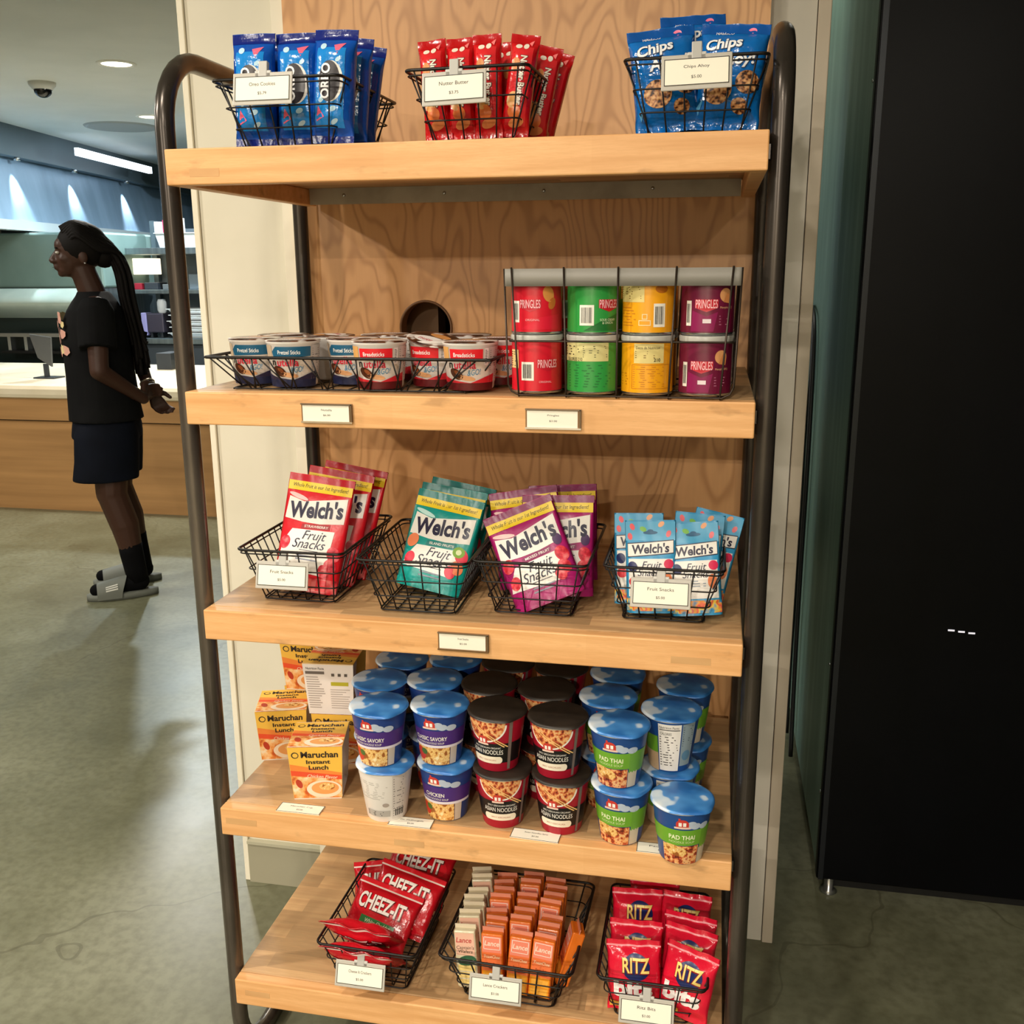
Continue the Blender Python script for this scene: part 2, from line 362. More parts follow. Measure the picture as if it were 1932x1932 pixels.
# ------------------------------------------------------------------ the room
def slab(name, x0, x1, y0, y1, z0, z1, m, label=None, bevel=0):
    mb = MB(); mb.bx(x0, x1, y0, y1, z0, z1, m); return struct(mb.build(name, bevel=bevel), label)
slab('floor', -9, 3.4, -7.2, 11.2, -.08, 0, FLOOR)
slab('ceiling', -9, 3.4, -7.2, 11.2, 2.75, 2.85, noise_mat('ceiling_paint', [(.3, '#c2c6c2'), (.7, '#cdd0cc')], 2, .7))
WALLP = M('#b3aa98', .7)
slab('wall_left', -9.1, -9, -7.2, 11.2, 0, 2.75, WALLP)
slab('wall_right', 3.4, 3.5, -7.2, 11.2, 0, 2.75, M('#4a4640', .7))
slab('wall_front', -9, 3.4, -7.3, -7.2, 0, 2.75, WALLP)
slab('wall_back', -9, 3.4, 11.2, 11.3, 0, 2.75, M('#3f4a52', .5))
# column clad in cream board behind the rack, with a hollow behind the plywood
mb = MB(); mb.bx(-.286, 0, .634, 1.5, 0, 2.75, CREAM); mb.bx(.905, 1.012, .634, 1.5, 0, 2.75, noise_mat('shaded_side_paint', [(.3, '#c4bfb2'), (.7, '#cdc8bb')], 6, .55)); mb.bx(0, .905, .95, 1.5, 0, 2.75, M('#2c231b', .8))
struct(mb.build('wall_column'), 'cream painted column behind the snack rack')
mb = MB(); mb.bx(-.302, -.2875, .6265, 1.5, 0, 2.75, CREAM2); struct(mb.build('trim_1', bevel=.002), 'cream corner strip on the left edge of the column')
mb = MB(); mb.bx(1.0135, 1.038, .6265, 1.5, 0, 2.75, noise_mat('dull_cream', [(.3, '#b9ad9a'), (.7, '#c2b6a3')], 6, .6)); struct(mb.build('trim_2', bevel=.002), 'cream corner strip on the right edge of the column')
mb = MB(); mb.bx(-.078, -.049, .602, .634, 0, 2.75, CREAM2); struct(mb.build('trim_3', bevel=.001), 'bright cream strip along the left edge of the plywood')
mb = MB(); mb.bx(-.286, -.079, .622, .6338, 0, .112, M('#9d9882', .6)); mb.bx(-.286, -.079, .618, .6338, .112, .120, M('#b1ad96', .6)); struct(mb.build('baseboard_left'), 'grey baseboard at the foot of the column')
mb = MB(); mb.bx(.14, .243, .68, .74, .9, 1.9, M('#7c5a38', .6)); struct(mb.build('trim_4'), 'wood-brown block standing in for the lit left side of the hollow behind the round hole')  # brown block stands in for the lit left side of the hollow
def plywood():
    x0, x1, z0, z1, y0, y1 = -.047, .925, .02, 2.75, .590, .633; cx, cz, R, n = .241, 1.43, .057, 48
    out = [(x0, z0), (x1, z0), (x1, z1), (x0, z1)]; hole = [(cx+R*cos(2*pi*k/n), cz+R*sin(2*pi*k/n)) for k in range(n)]
    P = out+hole; T = tessellate_polygon([[Vector((a, b, 0)) for a, b in out], [Vector((a, b, 0)) for a, b in hole]]); mb = MB()
    mb.add([(a, y0, b) for a, b in P], [tuple(t) for t in T], PLY, False); mb.add([(a, y1, b) for a, b in P], [tuple(t)[::-1] for t in T], PLY, False)
    mb.add([(a, y, b) for y in (y0, y1) for a, b in out], [(k, (k+1) % 4, 4+(k+1) % 4, 4+k) for k in range(4)], PLY, False)
    mb.add([(a, y, b) for y in (y0, y1) for a, b in hole], [(k, (k+1) % n, n+(k+1) % n, n+k) for k in range(n)], M('#8a5a32', .5))
    o = mb.build('plywood_panel'); tag(o, 'tall varnished plywood back panel with a round hole, behind the rack', 'panel')
    r = MB(); r.tube([(cx+(R-.001)*cos(2*pi*k/n), y0-.001, cz+(R-.001)*sin(2*pi*k/n)) for k in range(n)], .0028, M('#6d4a2c', .5), 6, True)
    g = r.build('hole_rim', o)
plywood()

# ------------------------------------------------------------------ the rack
SZ = [1.7347, 1.3595, .9829, .6031, .2403]; TH = .0538; W = .91; D = .548
rack = tag(empty('display_rack', (.455, .28, 0)), 'tall five-tier snack rack with thick oak shelves and dark steel tube frame', 'rack')
def rp(mb, name, par=None, **k):
    mb.v = [(a-.455, b-.28, c) if par is None else (a-.455, b-.28, c) for a, b, c in mb.v]; return mb.build(name, par or rack, **k)
def side_frame(x):
    y0, y1, z0, z1, r = .04, .557, .018, 1.885, .115; P = []
    for cy, cz, a0 in ((y1-r, z0+r, -pi/2), (y1-r, z1-r, 0), (y0+r, z1-r, pi/2), (y0+r, z0+r, pi)):
        for k in range(9): a = a0+pi/2*k/8; P.append((x, cy+r*cos(a), cz+r*sin(a)))
    Q = []
    for i, p in enumerate(P):                                   # extra rings on the long runs so that the tube stays round
        q = P[(i+1) % len(P)]; Q.append(p); d = (Vector(q)-Vector(p)).length
        if d > .2:
            for k in range(1, 8): Q.append(tuple(Vector(p).lerp(Vector(q), k/8)))
    mb = MB(); mb.tube(Q, .0155, STEELTUBE, 20, True); fr = rp(mb, 'side_frame')
    for z in SZ:
        s_ = 1 if x < .4 else -1; b = MB(); b.box((x+s_*.017, .04, z-.026), (.006, .02, .02), STEELTUBE); rp(b, 'shelf_bracket', fr)
side_frame(-.0175); side_frame(W+.0175)
for k, z in enumerate(SZ):
    mb = MB(); mb.box((W/2, .012, z-TH/2), (W, .024, TH), OAK_F); 
    mb.box((W/2, .286, z-.011), (W, .524, .022), OAK_T)
    mb.box((.012, .286, z-.022-(TH-.022)/2), (.024, .524, TH-.022), OAK_F); mb.box((W-.012, .286, z-.022-(TH-.022)/2), (.024, .524, TH-.022), OAK_F)
    sh = rp(mb, 'shelf'); b_ = sh.modifiers.new('bevel', 'BEVEL'); b_.width = .0022; b_.segments = 2; b_.limit_method = 'ANGLE'
    a = MB(); a.bx(.026, W-.026, .51, .545, z-.0245, z-.0222, APRON); a.bx(.026, W-.026, .507, .510, z-.0535, z-.0222, APRON); a.bx(.026, W-.026, .545, .548, z-.044, z-.0222, APRON)
    for x in (.10, .31, .51, .72): a.sphere((x, .5065, z-.036), (.0035, .002, .0035), CHROME, 8, 6)
    rp(a, 'angle_bar', sh)
    # a few butcher block joints showing on the front edge
    for x, zz, l, c in [[(.04, .03, .05, '#c99660')], [], [(.80, .026, .062, '#c4935c')], [(.01, .018, .06, '#c99a64'), (.33, .024, .055, '#bd8c58')], [(.02, .02, .05, '#c99660')]][k]:
        j = MB(); j.bx(x, x+l, -.0003, .002, z-zz-.012, z-zz, noise_mat('oak_joint%d%d' % (k, int(x*100)), [(.3, c), (.7, '#d8aa74')], 30, .6, 0, 3, (.2, 1, 1)))
        rp(j, 'end_grain_joint', sh)

# ------------------------------------------------------------------ cold cabinet on the right
fr = tag(empty('drinks_cabinet', (1.153, .84, 0)), 'tall black cold cabinet with a green-grey steel side, right of the column', 'cabinet')
mb = MB(); mb.bx(0, .03, .0, 2.3, .07, 2.6, FRIDGE_SIDE); mb.bx(.03, 1.6, 2.27, 2.3, .07, 2.6, FRIDGE_SIDE); mb.build('side_panel', fr, bevel=.003)
mb = MB(); mb.bx(-.004, 1.6, -.035, .0, .07, 2.6, FRIDGE_FRONT); mb.build('front_panel', fr, bevel=.004)
mb = MB(); mb.bx(.0, .012, -.0375, -.035, .07, 2.6, M('#23262a', .3, .6)); mb.build('edge_strip', fr)
mb = MB(); mb.bx(.05, 1.55, .05, 2.2, .0, .07, BLACK); mb.build('plinth', fr)
mb = MB(); mb.lathe([(.016, 0), (.022, .006), (.012, .012), (.012, .07)], CHROME, 20, (.035, .02, 0)); mb.build('levelling_foot', fr)
mb = MB()
for k in range(3): mb.bx(.243+k*.022, .257+k*.022, -.037, -.035, .742-.002*k, .7455-.002*k, M('#e8e8f4', .4, 0, 0, .5))
mb.build('display_marks', fr)
mb = MB()
for z in (1.93, .62, .28): mb.sphere((-.002, 0.02, z), (.003, .004, .004), CHROME, 10, 6)
mb.build('rivet', fr)
mb = MB(); pts = [(1.143, 2.03, 1.36), (1.142, 2.0, 1.40), (1.1405, 1.93, 1.425), (1.1405, 1.82, 1.43), (1.1405, 1.72, 1.40), (1.1405, 1.66, 1.30), (1.1405, 1.63, 1.1), (1.1405, 1.62, .9), (1.1405, 1.62, .6), (1.1405, 1.6, .3), (1.1405, 1.55, .02)]
def smooth_path(P, n=6):
    P = [Vector(p) for p in P]; Q = []
    for i in range(len(P)-1):
        a, b, c, d = P[max(i-1, 0)], P[i], P[i+1], P[min(i+2, len(P)-1)]
        for k in range(n):
            t = k/n; Q.append(.5*((2*b)+(c-a)*t+(2*a-5*b+4*c-d)*t*t+(3*b-a-3*c+d)*t**3))
    return Q+[P[-1]]
mb.tube(smooth_path(pts), .007, BLACK, 8)
tag(mb.build('power_cable'), 'black cable hanging down the green-grey side of the cold cabinet', 'cable')
mb = MB(); mb.tube(smooth_path([(1.143, 1.95, 1.41), (1.1405, 1.80, 1.40), (1.1405, 1.70, 1.25), (1.1405, 1.76, 1.0), (1.1405, 1.72, .7), (1.1405, 1.75, .3), (1.1405, 1.72, .02)]), .005, BLACK, 8)
tag(mb.build('power_cable'), 'thinner black cable beside the thicker one on the cabinet side', 'cable')

# ------------------------------------------------------------------ wire baskets and price tags
def ring(w_, d, z, y0, x0=0, rc=.012, n=5):
    P = []
    for cx, cy, a0 in ((w_/2-rc, rc, -pi/2), (w_/2-rc, d-rc, 0), (-w_/2+rc, d-rc, pi/2), (-w_/2+rc, rc, pi)):
        for k in range(n): a = a0+pi/2*k/(n-1); P.append((x0+cx+rc*cos(a), y0+cy+rc*sin(a), z))
    return P
def wire_basket(bw, bd, tw, td, h, nx=6, ny=10, levels=(.93, .62, .32)):
    """origin at the middle of the front edge of the base"""
    t = empty('wire_basket'); dy = (bd-td)/2 ; r = .0013
    def lv(f): return bw+(tw-bw)*f, bd+(td-bd)*f, h*f, -(td-bd)/2*f
    w_, d, z, y = lv(1); mb = MB(); mb.tube(ring(w_, d, z, y), .0024, WIRE, 8, True); mb.build('rim', t)
    mb = MB()
    for f in levels: w_, d, z, y = lv(f); mb.tube(ring(w_, d, z, y), r, WIRE, 5, True)
    w_, d, z, y = lv(.03); mb.tube(ring(w_, d, z+.001, y), r*1.2, WIRE, 5, True)
    w1, d1, z1, y1 = lv(1); b = .004
    for k in range(nx):
        g = (k+.5)/nx if nx < 4 else k/(nx-1); gx = (-.5+g); xb = gx*bw*.97; xt = gx*(tw-.03)
        mb.tube([(xt, y1, z1), (xb, .002, b+.004), (xb, .007, .0015), (xb, bd-.007, .0015), (xb, bd-.002, b+.004), (xt, y1+d1, z1)], r, WIRE, 5)
    for k in range(ny):
        g = (k+.5)/ny; yb = bd*(.02+.96*g); yt = y1+.014+(d1-.028)*g
        mb.tube([(-w1/2, yt, z1), (-bw/2+.002, yb, b+.006), (-bw/2+.008, yb, .0035), (bw/2-.008, yb, .0035), (bw/2-.002, yb, b+.006), (w1/2, yt, z1)], r, WIRE, 5)
    mb.build('wire_grid', t); return t
def put_basket(o, x, y, z, label, rz=0, group='wire baskets on the rack'):
    o.location = (x, y, z+.0006); o.rotation_euler = (0, 0, rz); return tag(o, label, 'basket', group)
basket_kind = Kind(lambda: wire_basket(.132, .215, .192, .278, .100))
CARD = M('#f6efdd', .5)
def price_tag(l1, l2, clip=True, w_=.088, h=.036):
    t = empty('price_tag'); mb = MB(); mb.box((0, .0012, 0), (w_+.008, .0024, h+.012), M('#b9b4aa', .35)); mb.build('holder', t, bevel=.002)
    mb = MB(); mb.box((0, -.0004, 0), (w_, .0008, h), CARD); c = mb.build('card', t)
    A = Art(plane_surface((0, -.0008, 0), (1, 0, 0), (0, 0, 1), (0, -1, 0)), .0001, .0001)
    A.frame(-w_/2, -h/2, w_/2, h/2, .0011, BLACK); A.text(l1, 0, h*.18, min(w_*.5, .0035*len(l1)), .0052, BLACK, 1); A.text(l2, 0, -h*.2, .014, .0048, BLACK, 1); A.build('printing', c)
    if clip:
        mb = MB(); mb.box((0, .004, h/2+.010), (.014, .009, .026), M('#b6b4ae', .35)); mb.box((0, .002, h/2+.004), (.026, .004, .010), M('#c4c2bc', .35)); mb.build('clip', t, bevel=.0012)
    return t
def put_tag(o, x, y, z, label, tilt=0, rz=0, roll=0):
    o.location = (x, y, z); o.rotation_euler = (tilt, roll, rz); return tag(o, label, 'price tag', 'price tags')
baskets = [(.176, .062, SZ[0], 'black wire basket of blue cookie sleeves, left end of the top shelf', .0),
           (.478, .052, SZ[0], 'black wire basket of red peanut cookie packs in the middle of the top shelf', -.03),
           (.806, .052, SZ[0], 'black wire basket of blue chocolate chip cookie bags, right end of the top shelf', 0),
           (.148, .068, SZ[2], 'black wire basket holding red fruit snack pouches, with a price tag', .0),
           (.371, .048, SZ[2], 'black wire basket holding teal fruit snack pouches', .02),
           (.565, .072, SZ[2], 'black wire basket holding purple fruit snack pouches', .0),
           (.782, .080, SZ[2], 'black wire basket holding light blue fruit snack pouches, with a price tag', -.0),
           (.265, .034, SZ[4], 'black wire basket of red cheese cracker bags on the bottom shelf', -.02),
           (.524, .040, SZ[4], 'black wire basket of orange cracker sleeves on the bottom shelf', -.03),
           (.785, .045, SZ[4], 'black wire basket of red round cracker bite bags on the bottom shelf', -.0)]
for i, (x, y, z, lb, rz) in enumerate(baskets):
    o = basket_kind(); o.scale = ({0: 1.09, 2: 1.03, 8: 1.28}.get(i, .97 if i == 1 else 1.0), 1, 1); put_basket(o, x, y, z, lb, rz)
put_tag(price_tag('Oreo Cookies', '$5.79'), .164, .012, SZ[0]+.083, 'price tag reading Oreo Cookies clipped to a top shelf basket', -.2)
put_tag(price_tag('Nutter Butter', '$3.75'), .464, .003, SZ[0]+.071, 'price tag reading Nutter Butter clipped to the middle top basket', -.2, roll=-.03)
put_tag(price_tag('Chips Ahoy', '$5.00'), .808, .003, SZ[0]+.078, 'price tag reading Chips Ahoy clipped to the right top basket', -.2, roll=-.02)
put_tag(price_tag('Fruit Snacks', '$5.00'), .136, .030, SZ[2]+.060, 'price tag clipped to the basket of red fruit snack pouches', -.25)
put_tag(price_tag('Fruit Snacks', '$5.00'), .779, .040, SZ[2]+.063, 'price tag clipped to the basket of light blue fruit snack pouches', -.25)
put_tag(price_tag('Cheese It Crackers', '$5.00'), .256, -.006, SZ[4]+.052, 'price tag clipped to the basket of cheese cracker bags', -.3)
put_tag(price_tag('Lance Crackers', '$3.00'), .510, -.004, SZ[4]+.060, 'price tag clipped to the basket of orange cracker sleeves', -.3)
put_tag(price_tag('Ritz Bits', '$3.00'), .778, .002, SZ[4]+.052, 'price tag clipped to the basket of round cracker bite bags', -.3)
def edge_label(l1, l2, metal, x, z, label):
    t = empty('shelf_label', (x, -.0008, z)); mb = MB(); mb.box((0, -.0008, 0), (.086, .0016, .030), M('#8a6a4a', .35, .6)); mb.build('holder', t)
    mb = MB(); mb.box((-.0015, -.0022, -.0005), (.078, .001, .0255), CARD); c = mb.build('card', t)
    mb = MB(); mb.box((0, -.003, .0142), (.086, .004, .0022), M('#8a7a68', .3, .8)); mb.box((0, -.0034, -.0146), (.086, .0045, .0025), M(metal, .3, .8)); mb.box((.0415, -.003, 0), (.0022, .004, .029), M('#7d6a55', .3, .8)); mb.build('rail', t)
    A = Art(plane_surface((0, -.0027, 0), (1, 0, 0), (0, 0, 1), (0, -1, 0)), .0001, .0001); A.text(l1, 0, .005, .018, .0032, BLACK, 1); A.text(l2, 0, -.0035, .012, .0032, BLACK, 1); A.build('printing', c)
    tag(t, label, 'shelf label', 'shelf edge labels')
edge_label('Nutella', '$6.00', '#c9b8a0', .2465, 1.330, 'small white price label on the shelf edge below the chocolate cups')
edge_label('Pringles', '$3.00', '#e0d8cc', .6115, 1.329, 'small white price label on the shelf edge below the chip cans')
edge_label('Fruit Snacks', '$5.00', '#8a6a4a', .4635, .9577, 'small white price label on the shelf edge below the fruit snack baskets')
def card_flat(l1, l2, x, y, rz, label, w_=.083, h=.030):
    t = empty('price_card', (x, y, SZ[3]+.0003), rz); mb = MB(); mb.box((0, 0, .0006), (w_, h, .0012), CARD); c = mb.build('card', t)
    A = Art(plane_surface((0, 0, .0012), (1, 0, 0), (0, 1, 0), (0, 0, 1)), .0001, .0001); A.frame(-w_/2, -h/2, w_/2, h/2, .0011, BLACK)
    A.text(l1, 0, .005, .042, .0045, BLACK, 1); A.text(l2, 0, -.005, .012, .0042, BLACK, 1); A.build('printing', c); tag(t, label, 'price card', 'price cards lying on the shelf')
card_flat('Maruchan Cup', '$3.00', .1465, .0235, .0, 'price card lying in front of the orange noodle boxes')
card_flat('Dr. McDougalls', '$4.00', .357, .0175, 0, 'price card lying between the two purple noodle cup stacks', .078)
card_flat('Asian Noodles Spicy', '$5.00', .580, .0175, -.05, 'price card lying in front of the black noodle cups', .085)
card_flat('Pad Thai', '$5.00', .795, .0165, 0, 'price card half hidden by the lone green noodle cup', .083)

# long low tray for the chocolate cups
def tray():
    t = empty('wire_tray', (.2665, .032, SZ[1])); mb = MB(); L, Dp, h = .484, .275, .054; rc = .008
    P = ring(L, Dp, h, -.004, 0, rc); mb.tube([(a, b, c) for a, b, c in P], .0026, WIRE, 8, True); mb.bx(-L/2+.001, L/2-.001, -.006, .0, h-.0015, h+.001, WIRE); mb.build('rim', t)
    mb = MB(); mb.tube(ring(L-.085, Dp-.02, .003, .004, .0), .0015, WIRE, 5, True); n = 6
    for k in range(n):
        a = -L/2+.014+(L-.03)*k/n; b = a+(L-.03)/n; m_ = (a+b)/2; f = (L-.085)/L
        for x0, x1 in ((a+.006, m_), (b-.006, m_), (a+.022, m_-.01+.0), (b-.022, m_+.012)):
            mb.tube([(x0, -.004, h), (x1*f, .003, .004)], .0013, WIRE, 5); mb.tube([(x0, Dp-.006, h), (x1*f, Dp-.016, .004)], .0013, WIRE, 5)
    for s_ in (-1, 1):
        for k in range(4):
            y = .01+(Dp-.03)*k/4
            for y0, y1 in ((y, y+.03), (y+.06, y+.03)): mb.tube([(s_*L/2, y0, h), (s_*(L/2-.042), y1, .004)], .0013, WIRE, 5)
    for k in range(11): x = (-.5+k/10)*(L-.09); mb.tube([(x, .004, .0025), (x, Dp-.016, .0025)], .0012, WIRE, 5)
    mb.build('wire_grid', t); tag(t, 'long low black wire tray holding the chocolate spread cups', 'tray')
tray()
def can_basket():
    x0, x1, h = .5355, .8825, .191; cx = (x0+x1)/2; t = empty('wire_basket', (cx, .001, SZ[1]+.0008)); L = x1-x0; Dp = .27; wm = M('#3d332b', .38, .7)
    band = M('#8d8981', .5, 0); mb = MB(); rim = ring(L, Dp, h, .0, 0, .006)
    n = len(rim); mb.add([(a, b, z) for z in (h-.0255, h) for a, b, c in rim]+[(a*.992, b*.985+.002, z) for z in (h-.0255, h) for a, b, c in rim],
        [(k, (k+1) % n, n+(k+1) % n, n+k) for k in range(n)]+[(2*n+k, 3*n+k, 3*n+(k+1) % n, 2*n+(k+1) % n) for k in range(n)]+[(n+k, n+(k+1) % n, 3*n+(k+1) % n, 3*n+k) for k in range(n)]+[(k, 2*n+k, 2*n+(k+1) % n, (k+1) % n) for k in range(n)], band); mb.build('rim_band', t)
    mb = MB(); r = .0016
    for xt, xb in ((.5475, .557), (.626, .630), (.706, .706), (.790, .7835), (.870, .8585)):
        a, b = xt-cx, xb-cx
        mb.tube([(a, -.002, h+.002), (b, .0005, .012), (b, .004, .002), (b, Dp-.01, .002), (b, Dp-.004, .012), (a, Dp, h)], r, wm, 6)
    mb.tube(ring(L-.012, Dp-.004, .085, .0005), r, wm, 6, True)
    for y in (.004, .09, .18, Dp-.006): mb.tube([(-L/2, y, h), (-L/2+.005, y, .02), (-L/2+.010, y, .009), (-L/2+.022, y, .0035), (L/2-.022, y, .0035), (L/2-.010, y, .009), (L/2-.005, y, .02), (L/2, y, h)], r, wm, 6)
    mb.build('wire_grid', t); tag(t, 'brown wire basket with a solid grey rim band holding the stacked chip cans', 'basket')
can_basket()

# ------------------------------------------------------------------ chip cans
def can_proto(kind):
    base, dark = {'red': ('#d8142c', '#a30f20'), 'green': ('#2f9a43', '#1d6e2f'), 'yellow': ('#f3a712', '#c97d0a'), 'purple': ('#6d1236', '#4a0c2a')}[kind[0]]
    t = empty('chip_can'); R, H = .0395, .0885; body = M(base, .32, 0, 0, 0, .3)
    mb = MB(); mb.lathe([(R-.002, .0), (R, .002), (R, .004)], CHROME, 48, cap1=False); mb.lathe([(R-.0004, .004), (R-.0004, H-.010)], body, 48, cap0=False, cap1=False); mb.lathe([(R, H-.010), (R+.0005, H-.009), (R-.001, H-.0075)], CHROME, 48, cap0=False); mb.build('body', t)
    mb = MB(); mb.lathe([(R+.0006, H-.0085), (R+.0012, H-.002), (R, H), (R-.003, H-.0005), (R-.004, H-.002)], M('#b8b6ae', .3), 48, cap0=False); mb.build('lid', t)
    A = Art(cone_surface(R-.0004, R-.0004, H)); P = M('#f6b9bf', .4); RD = M('#c01028', .4); n = kind[1]
    def brand(cu):
        A.poly([(cu-.017, .040), (cu, .034), (cu+.017, .040), (cu+.017, .052), (cu-.017, .052)], RD, 1); A.text('PRINGLES', cu, .0455, .032, .0125, P, 2, .012)
    if n == 0:
        brand(-.004); A.barcode(-.036, .018, -.022, .050, 1); A.ell(.025, .060, .009, .012, M('#e0964a', .4), 1, .3); A.ell(.031, .046, .006, .009, M('#c9702e', .4), 1, -.4); A.text('ORIGINAL', .0, .022, .022, .003, P, 2); A.poly([(-.02, .008), (.045, .008), (.045, .030), (.012, .026)], M('#e01c38', .32), 0)
    if n == 1:
        brand(.024); A.barcode(-.018, .020, .002, .048, 1); A.text('ORIGINAL', .020, .018, .020, .003, P, 2); A.rect(-.044, .038, -.024, .066, M('#e8c98a', .5), 1); A.lines(-.043, -.026, .040, .064, 7, BLACK, 2, 3)
    if n == 2:
        brand(.030); A.barcode(-.016, .014, .006, .044, 1); A.text('SOUR CREAM\n& ONION', .028, .020, .026, .008, M('#dff0c8', .4), 2, 0); A.poly([(-.01, .006), (.05, .006), (.05, .032), (.02, .022)], M(dark, .4), 0)
    if n == 3:
        A.rect(-.050, .050, .030, .0775, M('#d9cf8e', .5), 1); A.lines(-.048, -.014, .058, .074, 4, BLACK, 2, 1); A.lines(-.010, .028, .055, .074, 6, M('#5c5a3a', .5), 2, 2); A.text('CALORIES 210', -.026, .053, .03, .005, BLACK, 2); A.lines(-.038, .036, .010, .046, 9, M(dark, .5), 1, 5)
    if n == 4:
        A.rect(-.050, .048, -.004, .077, M('#e2cf86', .5), 1); A.lines(-.048, -.008, .052, .074, 7, M('#7d5a1c', .5), 2, 2); A.barcode(.004+.006, .012, .028, .046, 1); A.ell(.022, .067, .010, .006, M('#b8680e', .5), 1); A.lines(-.046, -.012, .012, .042, 7, M(dark, .5), 1, 7); A.frame(-.012, .014, .006, .022, .0012, M('#f4dfa8', .5), 1); A.frame(-.007, .023, .001, .031, .0012, M('#f4dfa8', .5), 1)
    if n == 5:
        A.rect(-.018, .048, .028, .077, M('#e2cf86', .5), 1); A.text('Datos de Nutricion', .003, .071, .036, .004, BLACK, 2); A.lines(-.016, .014, .055, .067, 4, M('#7d5a1c', .5), 2, 2); A.text('210', .017, .053, .010, .005, BLACK, 2, .02); A.lines(-.020, .034, .012, .044, 10, M(dark, .5), 1, 6); A.lines(-.046, -.024, .014, .034, 5, M(dark, .5), 1, 4); A.frame(-.022, .010, .040, .046, .0008, M(dark, .5), 1)
    if n in (6, 7):
        q = 0 if n == 6 else -.004
        brand(q-.001); A.barcode(q-.033, .014, q-.024, .050, 1); A.ell(q+.028, .058, .010, .010, M('#e2a068', .4), 1, .3); A.poly([(q+.024, .048), (q+.036, .046), (q+.038, .058), (q+.030, .062)], M('#d98c52', .4), 2); A.text('Memphis BBQ', q+.030, .040, .022, .004, M('#e8b08a', .4), 2); A.lines(q+.018, q+.04, .014, .030, 4, M('#b06a86', .4), 1, 3); A.rect(q-.006, .018, q+.006, .024, M('#e8d8dc', .4), 2); A.poly([(q-.024, .006), (q+.010, .006), (q+.016, .034), (q-.001, .028), (q-.022, .036)], M('#8a1550', .35), 0)
    A.build('label', t); return t
can_lbl = {(0, 1): ('red', 0, 'upper red chip can, front left corner of the can basket'), (0, 0): ('red', 1, 'lower red chip can, front left corner of the can basket'),
           (1, 1): ('green', 2, 'upper bright green chip can with a barcode in the front row'), (1, 0): ('green', 3, 'lower green chip can showing its nutrition panel'),
           (2, 1): ('yellow', 4, 'upper yellow chip can with a barcode low on its right'), (2, 0): ('yellow', 5, 'lower yellow chip can showing its nutrition panel'),
           (3, 1): ('purple', 6, 'upper dark purple chip can at the right end of the front row'), (3, 0): ('purple', 7, 'lower dark purple chip can at the right end of the front row')}
CX = [.577, .664, .748, .835]; protos = {}
for (c, l), (col, n, lb) in can_lbl.items():
    o = can_proto((col, n)); protos[(c, l)] = o; o.location = (CX[c], .0505, SZ[1]+.0055+l*.0892); tag(o, lb, 'can', 'chip cans in the wire basket')
for c in range(4):
    for l in range(2):
        o = copy_thing(protos[(c, 1-l)]); o.location = (CX[c]+.002, .134, SZ[1]+.0055+l*.0892); o.rotation_euler = (0, 0, 1.3+c)
        o['label'] = '%s %s chip can in the second row, behind the front ones' % (('lower', 'upper')[l], ('red', 'green', 'yellow', 'dark purple')[c])

# ------------------------------------------------------------------ chocolate spread cups
def choc_proto(kind):
    t = empty('chocolate_cup'); r0, r1, H = .0375, .044, .074; band, dark = (('#1d5a7a', '#1f2545') if kind == 'blue' else ('#e0202a', '#5a0f14'))
    mb = MB(); mb.lathe([(r0-.003, 0), (r0, .003), (r0+(r1-r0)*.93, H-.004), (r1+.001, H-.003), (r1+.001, H)], M('#ece6e0', .35, 0, 0, 0, .3), 48); mb.build('cup', t)
    mb = MB(); mb.lathe([(r1+.0015, H), (r1+.0018, H+.0012), (r1*.96, H+.0020), (0.001, H+.0024)], CHOCLID, 48); l = mb.build('lid', t)
    A = Art(plane_surface((0, 0, H+.0024), (1, 0, 0), (0, 1, 0), (0, 0, 1)), .0001, .0001); A.ell(0, -.012, .030, .018, M('#f1ebe6', .3), 0); A.text('nutella', 0, -.014, .040, .012, M('#c2182a', .4), 2, .01); A.ell(.0, .018, .02, .010, M('#c98a4e', .4), 0); A.build('lid_print', l)
    A = Art(cone_surface(r0, r1, H)); B = M(band, .35)
    A.rect(-.055, .0, .055, .012, M(dark, .35), 1); A.poly([(-.055, .012), (.055, .012), (.055, .026), (.035, .021), (.01, .012), (-.02, .016), (-.055, .024)], M('#2a2440' if kind == 'blue' else '#c9202c', .35), 1)
    if kind == 'blue': A.poly([(-.024, .048), (.040, .050), (.040, .066), (-.018, .066), (-.026, .058)], B, 1); A.text('Pretzel Sticks', .004, .057, .036, .0065, M('#f4f4f0', .4), 2, .01)
    else: A.rect(-.024, .047, .030, .065, B, 1); A.text('Breadsticks', .000, .056, .034, .0065, M('#f4f4f0', .4), 2, .01); A.rect(.033, .040, .040, .066, M('#f2e4e0', .4), 1); A.lines(.034, .039, .042, .064, 9, BLACK, 2, 1)
    A.rect(-.046, .046, -.027, .068, M('#d9a45e' if kind == 'red' else '#b9a48a', .4), 1); A.rect(.042, .012, .075, .068, M('#cfc6c0', .4), 1); A.lines(.044, .07, .016, .064, 14, M('#6b6460', .5), 2, 4)
    A.text('n', -.024, .0395, .0075, .0085, BLACK, 2, .02); A.text('utella', .001, .0405, .036, .0125, M('#cf1f3c', .4), 2, .02); A.text('&GO!', .016, .029, .022, .009, M('#2f7fa8', .4), 2, 0, .3, .1)
    A.ell(-.014, .026, .013, .0075, M('#4a2414', .25), 2, -.5); A.ell(-.012, .028, .006, .003, M('#8a4a28', .25), 3, -.5); A.ell(.002, .020, .016, .004, M('#d9a070', .3), 2, -.15)
    A.build('label', t); return t
blue_cup = Kind(lambda: choc_proto('blue')); red_cup = Kind(lambda: choc_proto('red'))
